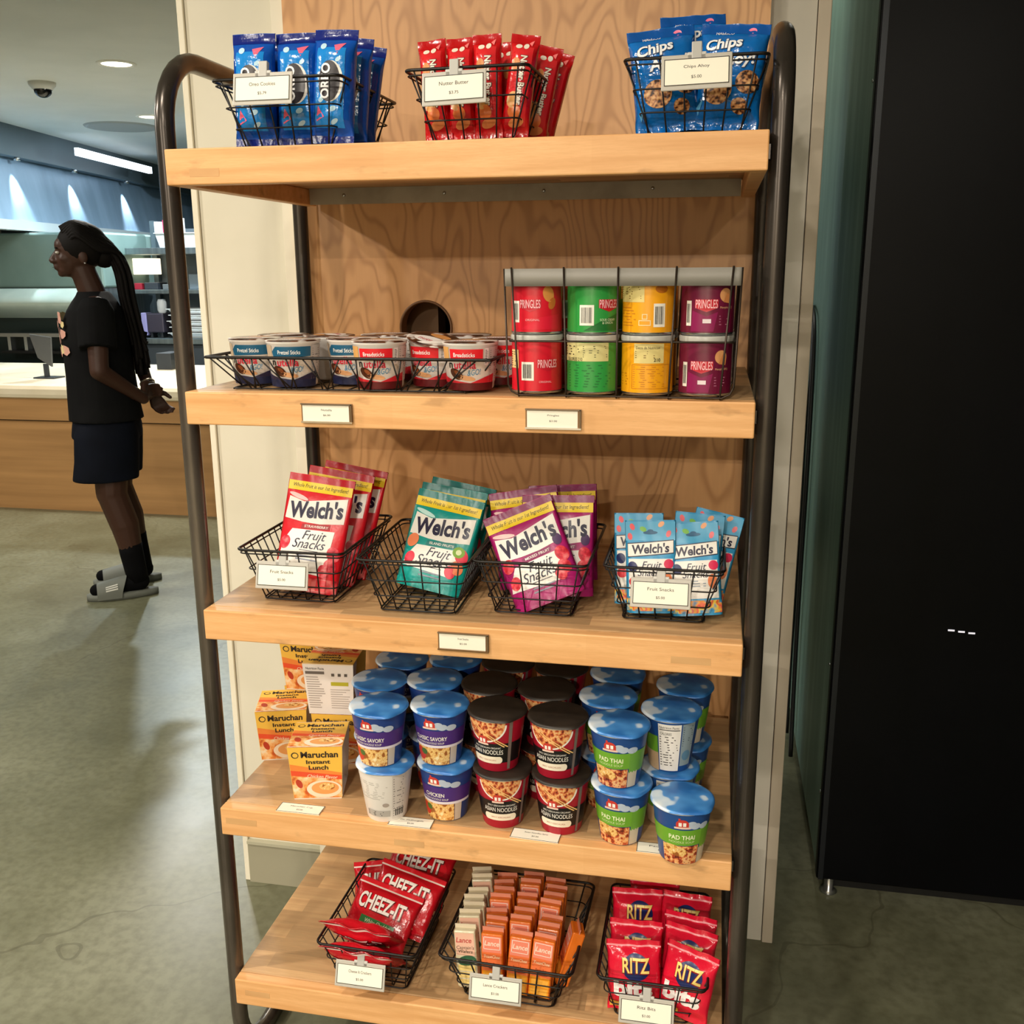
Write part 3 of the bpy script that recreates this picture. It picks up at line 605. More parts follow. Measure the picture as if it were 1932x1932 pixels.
front = [('blue', .0745, .118, .0, 'blue banded chocolate cup at the left end of the tray'), ('blue', .158, .084, .12, 'blue banded chocolate cup, second from the left end of the tray'), ('blue', .245, .134, -.18, 'blue banded chocolate cup set back, third from the left end of the tray'),
         ('red', .312, .075, .08, 'red banded chocolate cup, leftmost of the red banded ones'), ('red', .393, .122, -.35, 'red banded chocolate cup with a tilted lid, set back between two others'), ('red', .4635, .079, -.02, 'red banded chocolate cup at the right front of the tray'),
         ('red', .492, .164, .2, 'red banded chocolate cup behind the right front one')]
back = [('blue', .085, .210), ('blue', .176, .200), ('red', .272, .232), ('red', .345, .205), ('red', .416, .240)]
for i, (k, x, y, rz, lb) in enumerate(front):
    o = (blue_cup if k == 'blue' else red_cup)(); o.location = (x, y, SZ[1]+.0048); o.rotation_euler = (0, 0, rz); tag(o, lb, 'cup', 'chocolate spread cups in the tray')
    if i == 4: o.rotation_euler = (.0, .0, rz); lidc = [c for c in o.children if c.name.startswith('lid')][0]; lidc.rotation_euler = (.10, .22, 0); lidc.location = (-.012, 0, .002)
for i, (k, x, y) in enumerate(back):
    o = (blue_cup if k == 'blue' else red_cup)(); o.location = (x, y, SZ[1]+.0048); o.rotation_euler = (0, 0, .8+i*1.3); tag(o, 'chocolate cup in the back row of the tray, %s' % ['far left', 'second from the left', 'left of the round hole', 'below the round hole', 'second from the right'][i], 'cup', 'chocolate spread cups in the tray')

# ------------------------------------------------------------------ noodle cups
NR0, NR1, NH = .0355, .0495, .1035
def noodle_proto(kind):
    t = empty('noodle_cup'); PAPER = M('#e9e2d6', .5)
    bodyc = {'purple': '#1e3f86', 'chicken': '#1e3f86', 'green': '#1d4a8c', 'black': '#a8122c', 'back': '#e6e0da', 'info': '#1d4a8c'}[kind]
    mb = MB(); mb.lathe([(NR0-.001, 0), (NR0, .002), (NR0+(NR1-NR0)*.95, NH-.006)], M(bodyc, .38), 56, cap1=False); mb.lathe([(NR1-.0015, NH-.006), (NR1+.0005, NH-.006), (NR1+.0012, NH-.003), (NR1, NH)], PAPER, 56, cap0=False); mb.build('cup', t)
    lidm = BLACKLID if kind == 'black' else CLOUDLID; mb = MB(); rr = NR1+.002
    prof = []; n = 56; vs = [(0, 0, NH+.0018)]; fs = []
    for j, (f, dz) in enumerate(((.5, .0016), (.93, .0006), (1.0, .0), (1.02, -.0035))):
        for k in range(n):
            a = 2*pi*k/n; tab = 1+.12*max(0, cos(a-5.5))**24 if j >= 2 else 1
            vs.append((rr*f*tab*cos(a), rr*f*tab*sin(a), NH+dz+.0004*sin(7*a)*(j > 1)))
    fs += [(0, 1+k, 1+(k+1) % n) for k in range(n)]
    for j in range(3): b = 1+j*n; fs += [(b+k, b+n+k, b+n+(k+1) % n, b+(k+1) % n) for k in range(n)]
    mb.add(vs, fs, lidm); mb.add([(rr*f*cos(2*pi*k/n), rr*f*sin(2*pi*k/n), NH+z) for f, z in ((1.0, -.0008), (.97, -.001)) for k in range(n)], [(k, (k+1) % n, n+(k+1) % n, n+k) for k in range(n)], PAPER)
    mb.build('lid', t)
    A = Art(cone_surface(NR0, NR1, NH)); WH = M('#f4efe6', .45); CL = M('#b9c6d8', .45); LG = M('#c8392e', .45); e = .07
    def cloudlogo(cu, v):
        A.ell(cu+.014, v-.002, .008, .007, CL, 1); A.ell(cu+.021, v-.005, .008, .006, CL, 1); A.ell(cu+.036, v-.007, .009, .006, CL, 1); A.ell(cu, v, .0095, .0085, LG, 2, 0, 20, 0, pi); A.rect(cu-.0095, v-.006, cu+.0095, v, LG, 2); A.rect(cu-.0055, v-.004, cu-.001, v+.003, WH, 3); A.rect(cu+.001, v-.004, cu+.0055, v+.003, WH, 3); A.rect(cu-.012, v-.009, cu+.012, v-.0055, M('#e8c8b8', .5), 3); A.rect(cu-.006, v+.006, cu-.003, v+.011, LG, 2)
    if kind in ('purple', 'chicken'):
        A.rect(-e, .040, e, .070, M('#4a2a7c', .4), 1); A.rect(-e, .036, e, .041, M('#e8e0ea', .45), 2); A.rect(-.034, .0015, e*.5, .036, NOODLE, 1); A.ell(-.026, .020, .012, .013, M('#c83a28', .4), 2, .3); A.ell(-.016, .026, .007, .006, M('#4a6a2c', .4), 3); A.rect(.036, .002, .05, .036, M('#cfc0b0', .5), 2)
        cloudlogo(.000, .082); A.text('CLASSIC SAVORY' if kind == 'purple' else 'CHICKEN', -.001, .054, .060 if kind == 'purple' else .036, .0078, WH, 3, .015); A.text('CHICKEN NOODLE SOUP', -.003, .0455, .054, .004, WH, 3)
    if kind == 'green':
        A.rect(-e, .038, .032, .068, M('#6da62e', .4), 1); A.rect(.032, .030, e, .070, M('#6da62e', .4), 1); A.rect(-.034, .0015, .030, .037, STIRFRY, 1); A.ell(-.012, .028, .022, .010, NOODLE, 2, -.2); A.rect(.031, .002, .05, .032, M('#cfc0a8', .5), 1)
        cloudlogo(.000, .080); A.text('PAD THAI', .0, .054, .042, .0085, M('#eef4c8', .45), 3, .02); A.text('NOODLE SOUP', .0, .045, .042, .0042, M('#d8e8a8', .45), 3)
    if kind == 'black':
        A.rect(-e, .018, e, .056, M('#0f0b0d', .4), 1); A.ell(.0, .092, .036, .034, WH, 2, 0, 40, pi, 2*pi); A.ell(.0, .092, .033, .031, STIRFRY, 3, 0, 40, pi, 2*pi); A.rect(-.0335, .0915, .0335, .097, STIRFRY, 3); A.rect(.040, .004, .046, .096, M('#7a6a64', .5), 2)
        for q in (0, .006): A.tris([(-.030+q, .095), (-.0275+q, .095), (.034+q, .050), (.032+q, .049)], [(0, 1, 2), (0, 2, 3)], M('#eec07a', .4), 5, .01)
        A.ell(-.004, .063, .008, .007, LG, 5, 0, 20, 0, pi); A.rect(-.012, .056, .004, .063, LG, 5); A.rect(-.009, .058, -.005, .065, WH, 6); A.rect(-.003, .058, .001, .065, WH, 6); A.rect(-.014, .053, .006, .0565, M('#e8c8b8', .5), 6)
        A.text('SPICY SZECHUAN ORGANIC', .002, .0475, .050, .0034, WH, 3); A.text('ASIAN NOODLES', .0, .039, .062, .0085, WH, 3, .0, 0); A.rect(-.026, .017, .024, .0305, M('#f2e6d0', .5), 3); A.ell(-.026, .0238, .006, .0068, M('#f2e6d0', .5), 3); A.ell(.024, .0238, .006, .0068, M('#f2e6d0', .5), 3); A.text('SPICY SZECHUAN', .0, .0235, .036, .003, M('#b06a50', .5), 4)
    if kind == 'back':
        GR = M('#8a8480', .5); A.rect(-e, .085, e, .097, M('#e6e0da', .45), 0); A.lines(-.040, .018, .046, .082, 10, M('#b8b2ac', .5), 1, 3); A.rect(.022, .006, .048, .094, M('#d4ccc6', .5), 1); A.lines(.024, .046, .010, .090, 16, GR, 2, 5); A.rect(-.030, .012, .018, .024, M('#b0aaa4', .5), 2); A.lines(-.028, .016, .013, .023, 3, BLACK, 3, 4); A.ell(.010, .036, .006, .004, M('#a89a90', .5), 2)
        for k in range(5): A.rect(.028+k*.004, .012, .030+k*.004, .026, BLACK, 3)
    if kind == 'info':
        A.rect(-e, .036, -.016, .068, M('#6da62e', .4), 1); A.rect(-e, .001, -.016, .036, M('#c9a880', .4), 1); A.rect(-.014, .003, .022, .094, M('#efe9e0', .5), 2); A.text('Nutrition Facts', .003, .088, .030, .0045, BLACK, 3); A.rect(-.012, .0825, .020, .084, BLACK, 3); A.text('CALORIES', -.002, .076, .018, .005, BLACK, 3); A.lines(-.012, .020, .012, .072, 12, M('#5a544e', .5), 3, 4); A.rect(.024, .012, .048, .094, M('#8fa0a8', .5), 2); A.lines(.026, .046, .05, .09, 9, M('#3a4a5a', .5), 3, 2); A.ell(.036, .032, .009, .010, M('#5f8aa8', .5), 3)
    A.build('label', t); return t
NK = {k: Kind(lambda k=k: noodle_proto(k)) for k in ('purple', 'chicken', 'green', 'black', 'back', 'info')}
def cup(kind, x, y, lvl, rz, lb):
    o = NK[kind](); o.location = (x, y, SZ[3]+.0003+lvl*(NH+.0022)); o.rotation_euler = (0, 0, rz); tag(o, lb, 'cup', 'instant noodle cups on the fourth shelf')
cup('back', .304, .044, 0, .05, 'pale text-covered back of a blue-lidded cup under a purple savory cup')
cup('purple', .296, .045, 1, -.18, 'purple savory noodle cup stacked on the pale text-covered cup, leftmost of the front row')
cup('chicken', .410, .068, 0, -.25, 'lower purple chicken noodle cup in the second stack from the left, front row')
cup('purple', .400, .070, 1, -.15, 'upper purple noodle cup in the second stack from the left, front row')
cup('black', .513, .064, 0, .10, 'lower black noodle cup of the left black stack in the front row')
cup('black', .504, .068, 1, -.30, 'upper black noodle cup of the left black stack in the front row')
cup('black', .618, .062, 0, -.12, 'lower black noodle cup of the right black stack in the front row')
cup('black', .611, .062, 1, -.14, 'upper black noodle cup of the right black stack in the front row')
cup('green', .723, .050, 0, -.26, 'lower green noodle cup of the two-high stack in the front row')
cup('green', .717, .050, 1, -.24, 'upper green noodle cup of the two-high stack in the front row')
cup('green', .826, .013, 0, .05, 'single green noodle cup at the front right corner of the shelf')
rows = [('purple', .262, .150, 'first purple stack from the left in the second row'), ('purple', .362, .172, 'second purple stack in the second row'), ('black', .466, .173, 'left black stack in the second row'), ('black', .573, .168, 'right black stack in the second row'),
        ('green', .687, .157, 'green stack in the second row behind the two-high front one'), ('info', .800, .122, 'green stack with nutrition panel forward, behind the single cup'),
        ('purple', .272, .256, 'left purple stack in the back row'), ('purple', .376, .276, 'second purple stack in the back row'), ('black', .480, .279, 'left black stack in the back row'), ('black', .585, .274, 'right black stack in the back row'), ('green', .694, .264, 'back row green stack beside the black ones'), ('green', .820, .229, 'green stack at the right end of the back row')]
for i, (k, x, y, lb) in enumerate(rows):
    for l in (0, 1): cup(k, x, y, l, (-.1 if k == 'info' else (i*1.1) % .7-.4), ('lower' if l == 0 else 'upper')+' cup, '+lb)

# ------------------------------------------------------------------ orange noodle boxes (card sleeve round a foam cup)
def box_proto():
    t = empty('noodle_box'); w0, w1, d0, d1, H, th = .088, .100, .086, .104, .108, .0012
    def sheet(mb, q, m):                                       # four corners, thickened inward
        q = [Vector(p) for p in q]; n = (q[1]-q[0]).cross(q[3]-q[0]).normalized()*th
        mb.add([*q, *[p-n for p in q]], [(0, 1, 2, 3), (7, 6, 5, 4), (0, 4, 5, 1), (1, 5, 6, 2), (2, 6, 7, 3), (3, 7, 4, 0)], m, False)
    f0, f1 = -d0/2, -d1/2; CARDB = M('#f0c35a', .5); mb = MB()
    sheet(mb, [(-w0/2, f0, 0), (w0/2, f0, 0), (w1/2, f1, H), (-w1/2, f1, H)], CARDB); sheet(mb, [(-w1/2, f1, H), (w1/2, f1, H), (w1/2, -f1, H), (-w1/2, -f1, H)], CARDB)
    sheet(mb, [(w0/2, -f0, 0), (-w0/2, -f0, 0), (-w1/2, -f1, H), (w1/2, -f1, H)], M('#efe6e0', .5)); sheet(mb, [(-w0/2, -f0, 0), (w0/2, -f0, 0), (w0/2, f0, 0), (-w0/2, f0, 0)], M('#efe6e0', .5))
    mb.build('sleeve', t)
    mb = MB(); mb.lathe([(.032, .002), (.034, .004), (.043, H-.006), (.0455, H-.005), (.0455, H-.003)], M('#e8dccb', .6), 40); mb.build('foam_cup', t)
    def face(A, w_, h):
        Y = M('#f4c04a', .5); R_ = M('#e8512a', .5); O = M('#f08a3a', .5)
        A.rect(-w_/2, h*.50, w_/2, h, Y, 0); A.rect(-w_/2, 0, w_/2, h*.50, CHICKEN, 0); A.poly([(-w_/2, h*.56), (-w_/2, h*.46), (w_/2, h*.37), (w_/2, h*.45)], R_, 1); A.poly([(-w_/2, h*.68), (-w_/2, h*.56), (w_/2, h*.45), (w_/2, h*.50)], O, 1)
        A.text('Maruchan', w_*.08, h*.86, w_*.70, h*.12, M('#2a1d18', .5), 2, .03); A.text('Instant', w_*.05, h*.72, w_*.46, h*.075, M('#2a1d18', .5), 2, .03); A.text('Lunch', w_*.05, h*.61, w_*.38, h*.085, M('#2a1d18', .5), 2, .03)
        A.text('Chicken Flavor', w_*.12, h*.435, w_*.60, h*.06, M('#f6e0c0', .5), 3, .01, .2, -.07); A.ell(-w_*.38, h*.85, w_*.07, h*.06, M('#3a2a20', .5), 1); A.ell(-w_*.375, h*.85, w_*.05, h*.042, Y, 2)
        A.ell(w_*.14, h*.19, w_*.36, h*.17, M('#f4e2c8', .5), 2); A.ell(w_*.16, h*.21, w_*.28, h*.12, M('#e8a25c', .5), 3); A.ell(w_*.20, h*.24, w_*.16, h*.07, NOODLE, 4); A.ell(-w_*.36, h*.30, w_*.06, h*.09, M('#b8381c', .5), 2, .4); A.rect(-w_/2, 0, w_/2, h*.02, M('#efe2d4', .5), 4)
    A = Art(lambda u, v, off: Vector((u*(w0+(w1-w0)*v/H)/w1, f0+(f1-f0)*v/H-off, v))); face(A, w1*.985, H); A.build('front_print', t)
    A = Art(plane_surface((0, f1, H), (1, 0, 0), (0, 1, 0), (0, 0, 1))); face(A, w1*.985, d1*.985); A.build('top_print', t)
    A = Art(lambda u, v, off: Vector((-u*(w0+(w1-w0)*v/H)/w1, -f0+(f0-f1)*v/H+off, v)))
    A.text('Nutrition Facts', -.026, .098, .036, .005, BLACK, 2); A.rect(-.046, .086, -.008, .092, M('#6b625c', .5), 2); A.lines(-.046, -.008, .012, .082, 14, M('#a89c94', .5), 1, 4); A.lines(.002, .044, .012, .056, 9, M('#b8aca4', .5), 1, 5); A.rect(.004, .062, .040, .070, M('#b8b02c', .5), 1)
    for k in range(3): A.rect(.006+k*.013, .082, .012+k*.013, .088, M('#5a524c', .5), 2)
    A.build('back_print', t); return t
BK = Kind(box_proto)
for x, y, z, rz, lb in [(.154, .106, 0, .235, 'orange instant lunch noodle box at the front left of the shelf, facing forward'), (.026, .236, 0, .30, 'orange noodle box on the shelf at the far left, set back from the front one'),
                        (.150, .242, 0, .1, 'orange noodle box hidden behind the front one, under the box turned backwards'), (.142, .232, 1, .10+pi, 'noodle box on top of another, turned to show its nutrition facts'),
                        (.048, .354, 0, .0, 'orange noodle box low at the back left, under another orange box'), (.053, .330, 1, .04, 'topmost orange noodle box at the back left, facing forward')]:
    o = BK(); o.location = (x, y, SZ[3]+.0003+z*.1092); o.rotation_euler = (0, 0, rz); tag(o, lb, 'noodle box', 'orange noodle boxes on the fourth shelf')

# ------------------------------------------------------------------ fruit snack pouches
def welch_proto(kind):
    small = kind == 'blue'; w_, h, t_ = (.084, .155, .026) if small else (.127, .208 if kind == 'red' else .176, .036)
    base, dk = {'red': ('#dc1626', '#a80f1c'), 'teal': ('#0f9a92', '#0a7a76'), 'purple': ('#ac1c6c', '#861456'), 'blue': ('#3a9ccf', '#1f78b0')}[kind]
    t = empty('snack_pouch'); S = bag_surface(w_, h, t_, True, seed=len(kind), seal=.02, wr=.0011 if not small else .0008); m = M(base, .3, 0, .25)
    bag_body(S, w_, h, m, t, 'pouch', True); A = Art(S, .0003, .0006); WH = M('#f2eee6', .35); NV = M('#1a1438', .35); YE = M('#f4d21c', .35)
    if small:
        A.rect(-w_*.49, .004, w_*.49, h*.16, FRUITS, 0); A.rect(-w_*.49, h*.78, w_*.49, h*.985, M('#4aa9d6', .35), 0)
        for a, b, c in ((-.030, .144, '#ee5a64'), (.018, .148, '#f0a878'), (.030, .132, '#ee6a74'), (-.012, .140, '#7fc050'), (-.034, .128, '#e8484f')): A.ell(a, b, .006, .004, M(c, .35), 1, a*40, 14)
        A.ell(0, .134, .012, .003, M('#1d5f8a', .4), 2); A.ell(.0, .137, .005, .0025, M('#1d5f8a', .4), 2)
        A.poly([(-w_*.46, h*.755), (0, h*.77), (w_*.46, h*.79), (w_*.46, h*.64), (.0, h*.62), (-w_*.46, h*.60)], NV, 1); A.poly([(-w_*.45, h*.745), (0, h*.76), (w_*.45, h*.78), (w_*.45, h*.65), (.0, h*.63), (-w_*.45, h*.61)], WH, 2)
        A.text("Welch's", 0, h*.695, w_*.74, h*.105, NV, 3, .03, .1, .05)
        A.rect(-w_*.44, h*.18, w_*.44, h*.585, WH, 1); A.text('Fruit', .002, h*.52, w_*.40, h*.075, NV, 3, 0, .3); A.text('Snacks', .0, h*.44, w_*.52, h*.075, NV, 3, 0, .3)
        A.ell(-w_*.36, h*.50, .008, .009, M('#232a5c', .35), 3, .4); A.ell(w_*.36, h*.53, .008, .008, M('#e0305a', .35), 3); A.ell(w_*.33, h*.36, .008, .012, M('#f08a5a', .35), 3); A.ell(-w_*.33, h*.34, .009, .008, M('#e23a44', .35), 3)
        A.lines(-w_*.22, w_*.2, h*.30, h*.38, 3, M('#8a98a8', .4), 2, 2)
    else:
        o = h-.208 if kind == 'red' else h-.182; top = h
        A.rect(-w_*.495, top-.013, w_*.495, top-.001, M(dk if kind != 'red' else '#c3182c', .3, 0, .25), 0)
        A.rect(-w_*.49, top-.030, w_*.48, top-.013, YE, 1); A.text('Whole Fruit is our 1st Ingredient!', 0, top-.0215, w_*.84, .009, M('#5a4a10', .4), 2, .008, .2)
        q = top-.030; A.poly([(-w_*.44, q-.012), (-w_*.2, q-.019), (w_*.1, q-.012), (w_*.44, q-.004), (w_*.44, q-.050), (w_*.1, q-.056), (-.02, q-.056), (-w_*.46, q-.052)], WH, 1, .008)
        A.ell(-w_*.30, q-.011, .020, .004, M('#f6c9c6' if kind != 'teal' else '#bfe8e4', .35), 2, -.25)
        A.text("Welch's", 0, q-.031, w_*.80, .032, NV, 3, .035, .08, .10); A.poly([(-.02, q-.059), (w_*.26, q-.055), (w_*.26, q-.064), (-.022, q-.068)], M(dk, .35), 2)
        A.text({'red': 'STRAWBERRY', 'teal': 'ISLAND FRUITS', 'purple': 'MIXED FRUIT'}[kind], w_*.06, q-.0615, w_*.36, .0045, WH, 3, .01, 0, .05)
        A.poly([(-w_*.30, q-.070), (w_*.34, q-.066), (w_*.30, .030), (-w_*.46, .036), (-w_*.42, q-.095)], WH, 1, .008)
        A.text('Fruit', w_*.06, q-.0775, w_*.36, .016, NV, 3, 0, .35, .03); A.text('Snacks', -.0, q-.0935, w_*.50, .017, NV, 3, 0, .35, .03); A.rect(-.016, q-.106, .020, q-.105, NV, 3); A.lines(-.02, .022, q-.125, q-.112, 2, M('#8a90a0', .4), 3, 2)
        A.rect(-w_*.49, .002, w_*.49, .026 if kind == 'red' else .014, GUMMY if kind == 'red' else m, 1)
        for k in range(4 if kind == 'red' else 0): A.rect(-w_*.42+k*w_*.21, .004, -w_*.28+k*w_*.21, .024, M(['#e02834', '#c91d2c', '#ef6a62', '#e8323e'][k], .25), 3)
        for a, b, r in ((w_*.38, .072, .014), (w_*.36, .050, .013), (-w_*.38, .082, .013), (w_*.28, .040, .012), (-w_*.36, .050, .012)):
            A.ell(a, b, r*.8, r, BERRY if kind != 'teal' else M({0: '#e23a50', 1: '#f0885a'}[int(r*1e3) % 2], .35), 2, a*9)
        if kind == 'teal': A.ell(w_*.33, .078, .011, .010, M('#7aa82c', .35), 3); A.ell(w_*.33, .078, .005, .005, M('#dfe8b0', .35), 4)
        if kind == 'purple': A.ell(w_*.38, .098, .008, .010, M('#4a2a5c', .35), 3)
    A.build('front_print', t); return t
FK = {k: Kind(lambda k=k: welch_proto(k)) for k in ('red', 'teal', 'purple', 'blue')}
for k, B, T, yaw, lb in [
    ('red', (.140, .112, .990), (.163, .172, 1.19), .0, 'red strawberry fruit snack pouch at the front of its basket, front fully visible'),
    ('red', (.152, .168, .991), (.181, .222, 1.19), .05, 'red fruit snack pouch second from the front, mostly hidden'),
    ('red', (.158, .214, .992), (.190, .268, 1.18), .0, 'red fruit snack pouch third from the front, against the basket back'),
    ('teal', (.363, .140, .994), (.394, .200, 1.15), .0, 'teal island fruit snack pouch at the front of its basket'),
    ('teal', (.366, .186, .996), (.391, .240, 1.16), .0, 'teal fruit snack pouch second in its row, yellow band showing above the first'),
    ('teal', (.368, .224, .998), (.397, .280, 1.155), .0, 'rearmost teal fruit snack pouch'),
    ('purple', (.594, .100, .999), (.524, .150, 1.148), .0, 'purple fruit snack pouch leaning left at the front of its basket'),
    ('purple', (.597, .142, .997), (.590, .192, 1.165), .10, 'purple fruit snack pouch just behind the leaning one, showing at its right'),
    ('purple', (.548, .186, .998), (.516, .240, 1.168), .0, 'purple fruit snack pouch behind the leaning one, showing at its upper left'),
    ('purple', (.595, .226, .999), (.582, .290, 1.172), .0, 'rearmost purple fruit snack pouch at the upper right of the basket'),
    ('blue', (.738, .135, .994), (.732, .175, 1.150), .0, 'light blue small fruit snack pouch behind the left front one'),
    ('blue', (.762, .106, .990), (.754, .136, 1.142), .0, 'light blue small fruit snack pouch at the left front, fully facing'),
    ('blue', (.838, .106, .990), (.823, .146, 1.142), .05, 'light blue small fruit snack pouch at the right front, tilted left'),
    ('blue', (.826, .152, .994), (.836, .186, 1.150), .1, 'light blue small fruit snack pouch behind the tilted one'),
    ('blue', (.838, .185, .992), (.868, .215, 1.132), .1, 'light blue small fruit snack pouch leaning right at the basket corner')]:
    o = FK[k](); place(o, B, T, yaw); tag(o, lb, 'snack pouch', 'fruit snack pouches on the third shelf')

# ------------------------------------------------------------------ cookie packs on the top shelf
def oreo_proto():
    w_, h, t_ = .072, .168, .044; t = empty('cookie_pack'); S = bag_surface(w_, h, t_, False, 3, .012, .0008); bag_body(S, w_, h, M('#0a4fb0', .16, 0, .5), t, 'wrapper'); A = Art(S, .0003, .0006)
    NV = M('#071c74', .2, 0, .4); LB = M('#1c86d8', .16, 0, .5); WH = M('#f2f2f4', .3)
    A.rect(-w_/2*.99, h-.016, w_/2*.99, h-.001, NV, 0); A.rect(-w_/2*.99, .001, w_/2*.99, .012, NV, 0); A.rect(-w_*.34, .022, w_*.34, h-.030, LB, 1)
    A.ell(.003, .088, .020, .030, M('#e6e2d8', .3), 2); A.ell(.0, .088, .0185, .030, M('#241d22', .3), 3); A.text('OREO', -.006, .088, .052, .016, WH, 5, .03, 0, pi/2)
    A.poly([(-.022, .030), (-.006, .036), (-.018, .052)], M('#ee6a86', .3), 2); A.poly([(.004, .142), (.022, .146), (.012, .128)], M('#ee6a86', .3), 2)
    for a, b, c, d in ((.008, .048, .006, .004), (-.014, .140, .006, .005), (.014, .120, .005, .003), (-.012, .062, .004, .006), (.010, .030, .007, .003)): A.ell(a, b, c, d, M('#bfe4f6', .25), 2, a*50, 12)
    A.build('front_print', t); return t
OK_ = Kind(oreo_proto)
for B, T, yaw, lb in [((.116, .086, 1.744), (.119, .092, 1.918), .0, 'leftmost blue cookie sleeve, tallest in its basket'), ((.188, .090, 1.744), (.188, .102, 1.906), .05, 'middle blue cookie sleeve at the front of its basket, half behind the price tag'), ((.246, .080, 1.744), (.256, .092, 1.900), -.05, 'right front blue cookie sleeve with its round dark emblem showing'),
    ((.110, .140, 1.744), (.112, .148, 1.912), .0, 'blue cookie sleeve behind the leftmost one'), ((.176, .146, 1.744), (.178, .156, 1.905), .0, 'blue cookie sleeve behind the middle one'), ((.246, .138, 1.744), (.260, .150, 1.900), .0, 'blue cookie sleeve behind the right front one, a sliver showing'), ((.240, .192, 1.744), (.262, .204, 1.895), .0, 'blue cookie sleeve at the back right corner of its basket')]:
    o = OK_(); place(o, B, T, yaw); tag(o, lb, 'cookie pack', 'blue cookie sleeves in the top left basket')
def nutter_proto():
    w_, h, t_ = .044, .148, .036; t = empty('cookie_pack'); S = bag_surface(w_, h, t_, False, 5, .010, .0007); bag_body(S, w_, h, M('#c90f18', .18, 0, .5), t, 'wrapper'); A = Art(S, .0003, .0006)
    WH = M('#f4ead8', .3); TN = M('#e5a45a', .35); A.rect(-w_/2*.99, h-.014, w_/2*.99, h-.001, M('#b80c14', .2, 0, .4), 0); A.rect(-w_*.36, .016, w_*.36, h-.020, M('#d92a30', .18, 0, .5), 1)
    A.text('Nutter Butter', .004, .078, .072, .012, M('#5a0a18', .3), 2, .07, 0, -pi/2); A.text('Nutter Butter', .004, .078, .070, .010, WH, 4, .03, 0, -pi/2)
    A.ell(-.006, .050, .010, .012, TN, 2); A.ell(-.002, .034, .010, .010, M('#ea7a3a', .3), 2, .4); A.ell(-.007, .128, .005, .004, WH, 2); A.ell(.004, .129, .004, .005, WH, 2); A.poly([(.006, .136), (.014, .140), (.012, .130)], M('#f27a7a', .3), 2)
    A.ell(-.008, .100, .007, .010, M('#d98a48', .35), 2); A.ell(.002, .020, .012, .006, M('#f0945a', .3), 2, .3); A.build('front_print', t); return t
NB = Kind(nutter_proto)
for B, T, yaw, lb in [((.422, .074, 1.743), (.408, .092, 1.884), .0, 'leftmost red peanut cookie pack, leaning left'), ((.460, .074, 1.743), (.453, .092, 1.890), .0, 'second red peanut cookie pack from the left, behind the price tag'), ((.501, .070, 1.743), (.497, .080, 1.889), .0, 'third red peanut cookie pack from the left, straight upright'), ((.538, .072, 1.743), (.555, .090, 1.890), .05, 'right front red peanut cookie pack with large vertical lettering'),
    ((.488, .128, 1.743), (.505, .142, 1.905), .2, 'red peanut cookie pack standing tall behind the third one'), ((.530, .124, 1.743), (.530, .136, 1.912), -.2, 'red peanut cookie pack standing tallest, behind the right front one'), ((.548, .165, 1.743), (.578, .172, 1.893), .2, 'red peanut cookie pack leaning right in the second row'), ((.552, .205, 1.743), (.590, .212, 1.890), .1, 'rearmost red peanut cookie pack, leaning right'),
    ((.425, .125, 1.743), (.425, .135, 1.86), .1, 'low red peanut cookie pack behind the leftmost one'), ((.428, .175, 1.743), (.430, .185, 1.86), .1, 'low red peanut cookie pack at the back left of its basket')]:
    o = NB(); place(o, B, T, yaw); tag(o, lb, 'cookie pack', 'red peanut cookie packs in the top middle basket')
def chips_proto():
    w_, h, t_ = .098, .148, .046; t = empty('cookie_bag'); S = bag_surface(w_, h, t_, False, 8, .012, .0012); bag_body(S, w_, h, M('#0c6cc0', .16, 0, .6), t, 'wrapper'); A = Art(S, .0003, .0006)
    NV = M('#0a2a5c', .3); WH = M('#f0f2f4', .3); A.rect(-w_/2*.99, h-.015, w_/2*.99, h-.001, M('#0a50a0', .2, 0, .4), 0)
    A.text('Chips', -.012, .112, .056, .022, NV, 2, .06, .15, .1); A.text('Ahoy!', .006, .090, .062, .022, NV, 2, .06, .15, .1); A.text('Chips', -.012, .112, .054, .020, WH, 4, .03, .15, .1); A.text('Ahoy!', .006, .090, .060, .020, WH, 4, .03, .15, .1)
    A.ell(-.014, .050, .021, .020, COOKIE, 2); A.ell(.028, .062, .017, .016, COOKIE, 3); A.ell(.020, .030, .012, .010, COOKIE, 2); A.ell(.024, .138, .006, .004, M('#f07a9a', .3), 3); A.text('NABISCO', -.014, .134, .026, .006, WH, 3, .02); A.poly([(-.044, .028), (-.034, .040), (-.040, .018)], M('#5ab0e8', .3), 2)
    A.build('front_print', t); return t
CB = Kind(chips_proto)
for B, T, yaw, lb in [((.770, .078, 1.744), (.752, .098, 1.882), .1, 'left blue chocolate chip cookie bag in its basket'), ((.810, .122, 1.768), (.796, .142, 1.915), .2, 'tallest blue chocolate chip cookie bag, in the middle behind the others'), ((.848, .078, 1.744), (.860, .098, 1.885), -.1, 'right blue chocolate chip cookie bag, leaning right'), ((.768, .185, 1.744), (.765, .20, 1.88), .0, 'blue chocolate chip cookie bag at the back left of its basket'), ((.850, .185, 1.744), (.856, .20, 1.885), .0, 'blue chocolate chip cookie bag at the back right of its basket')]:
    o = CB(); place(o, B, T, yaw); tag(o, lb, 'cookie bag', 'blue chocolate chip cookie bags')

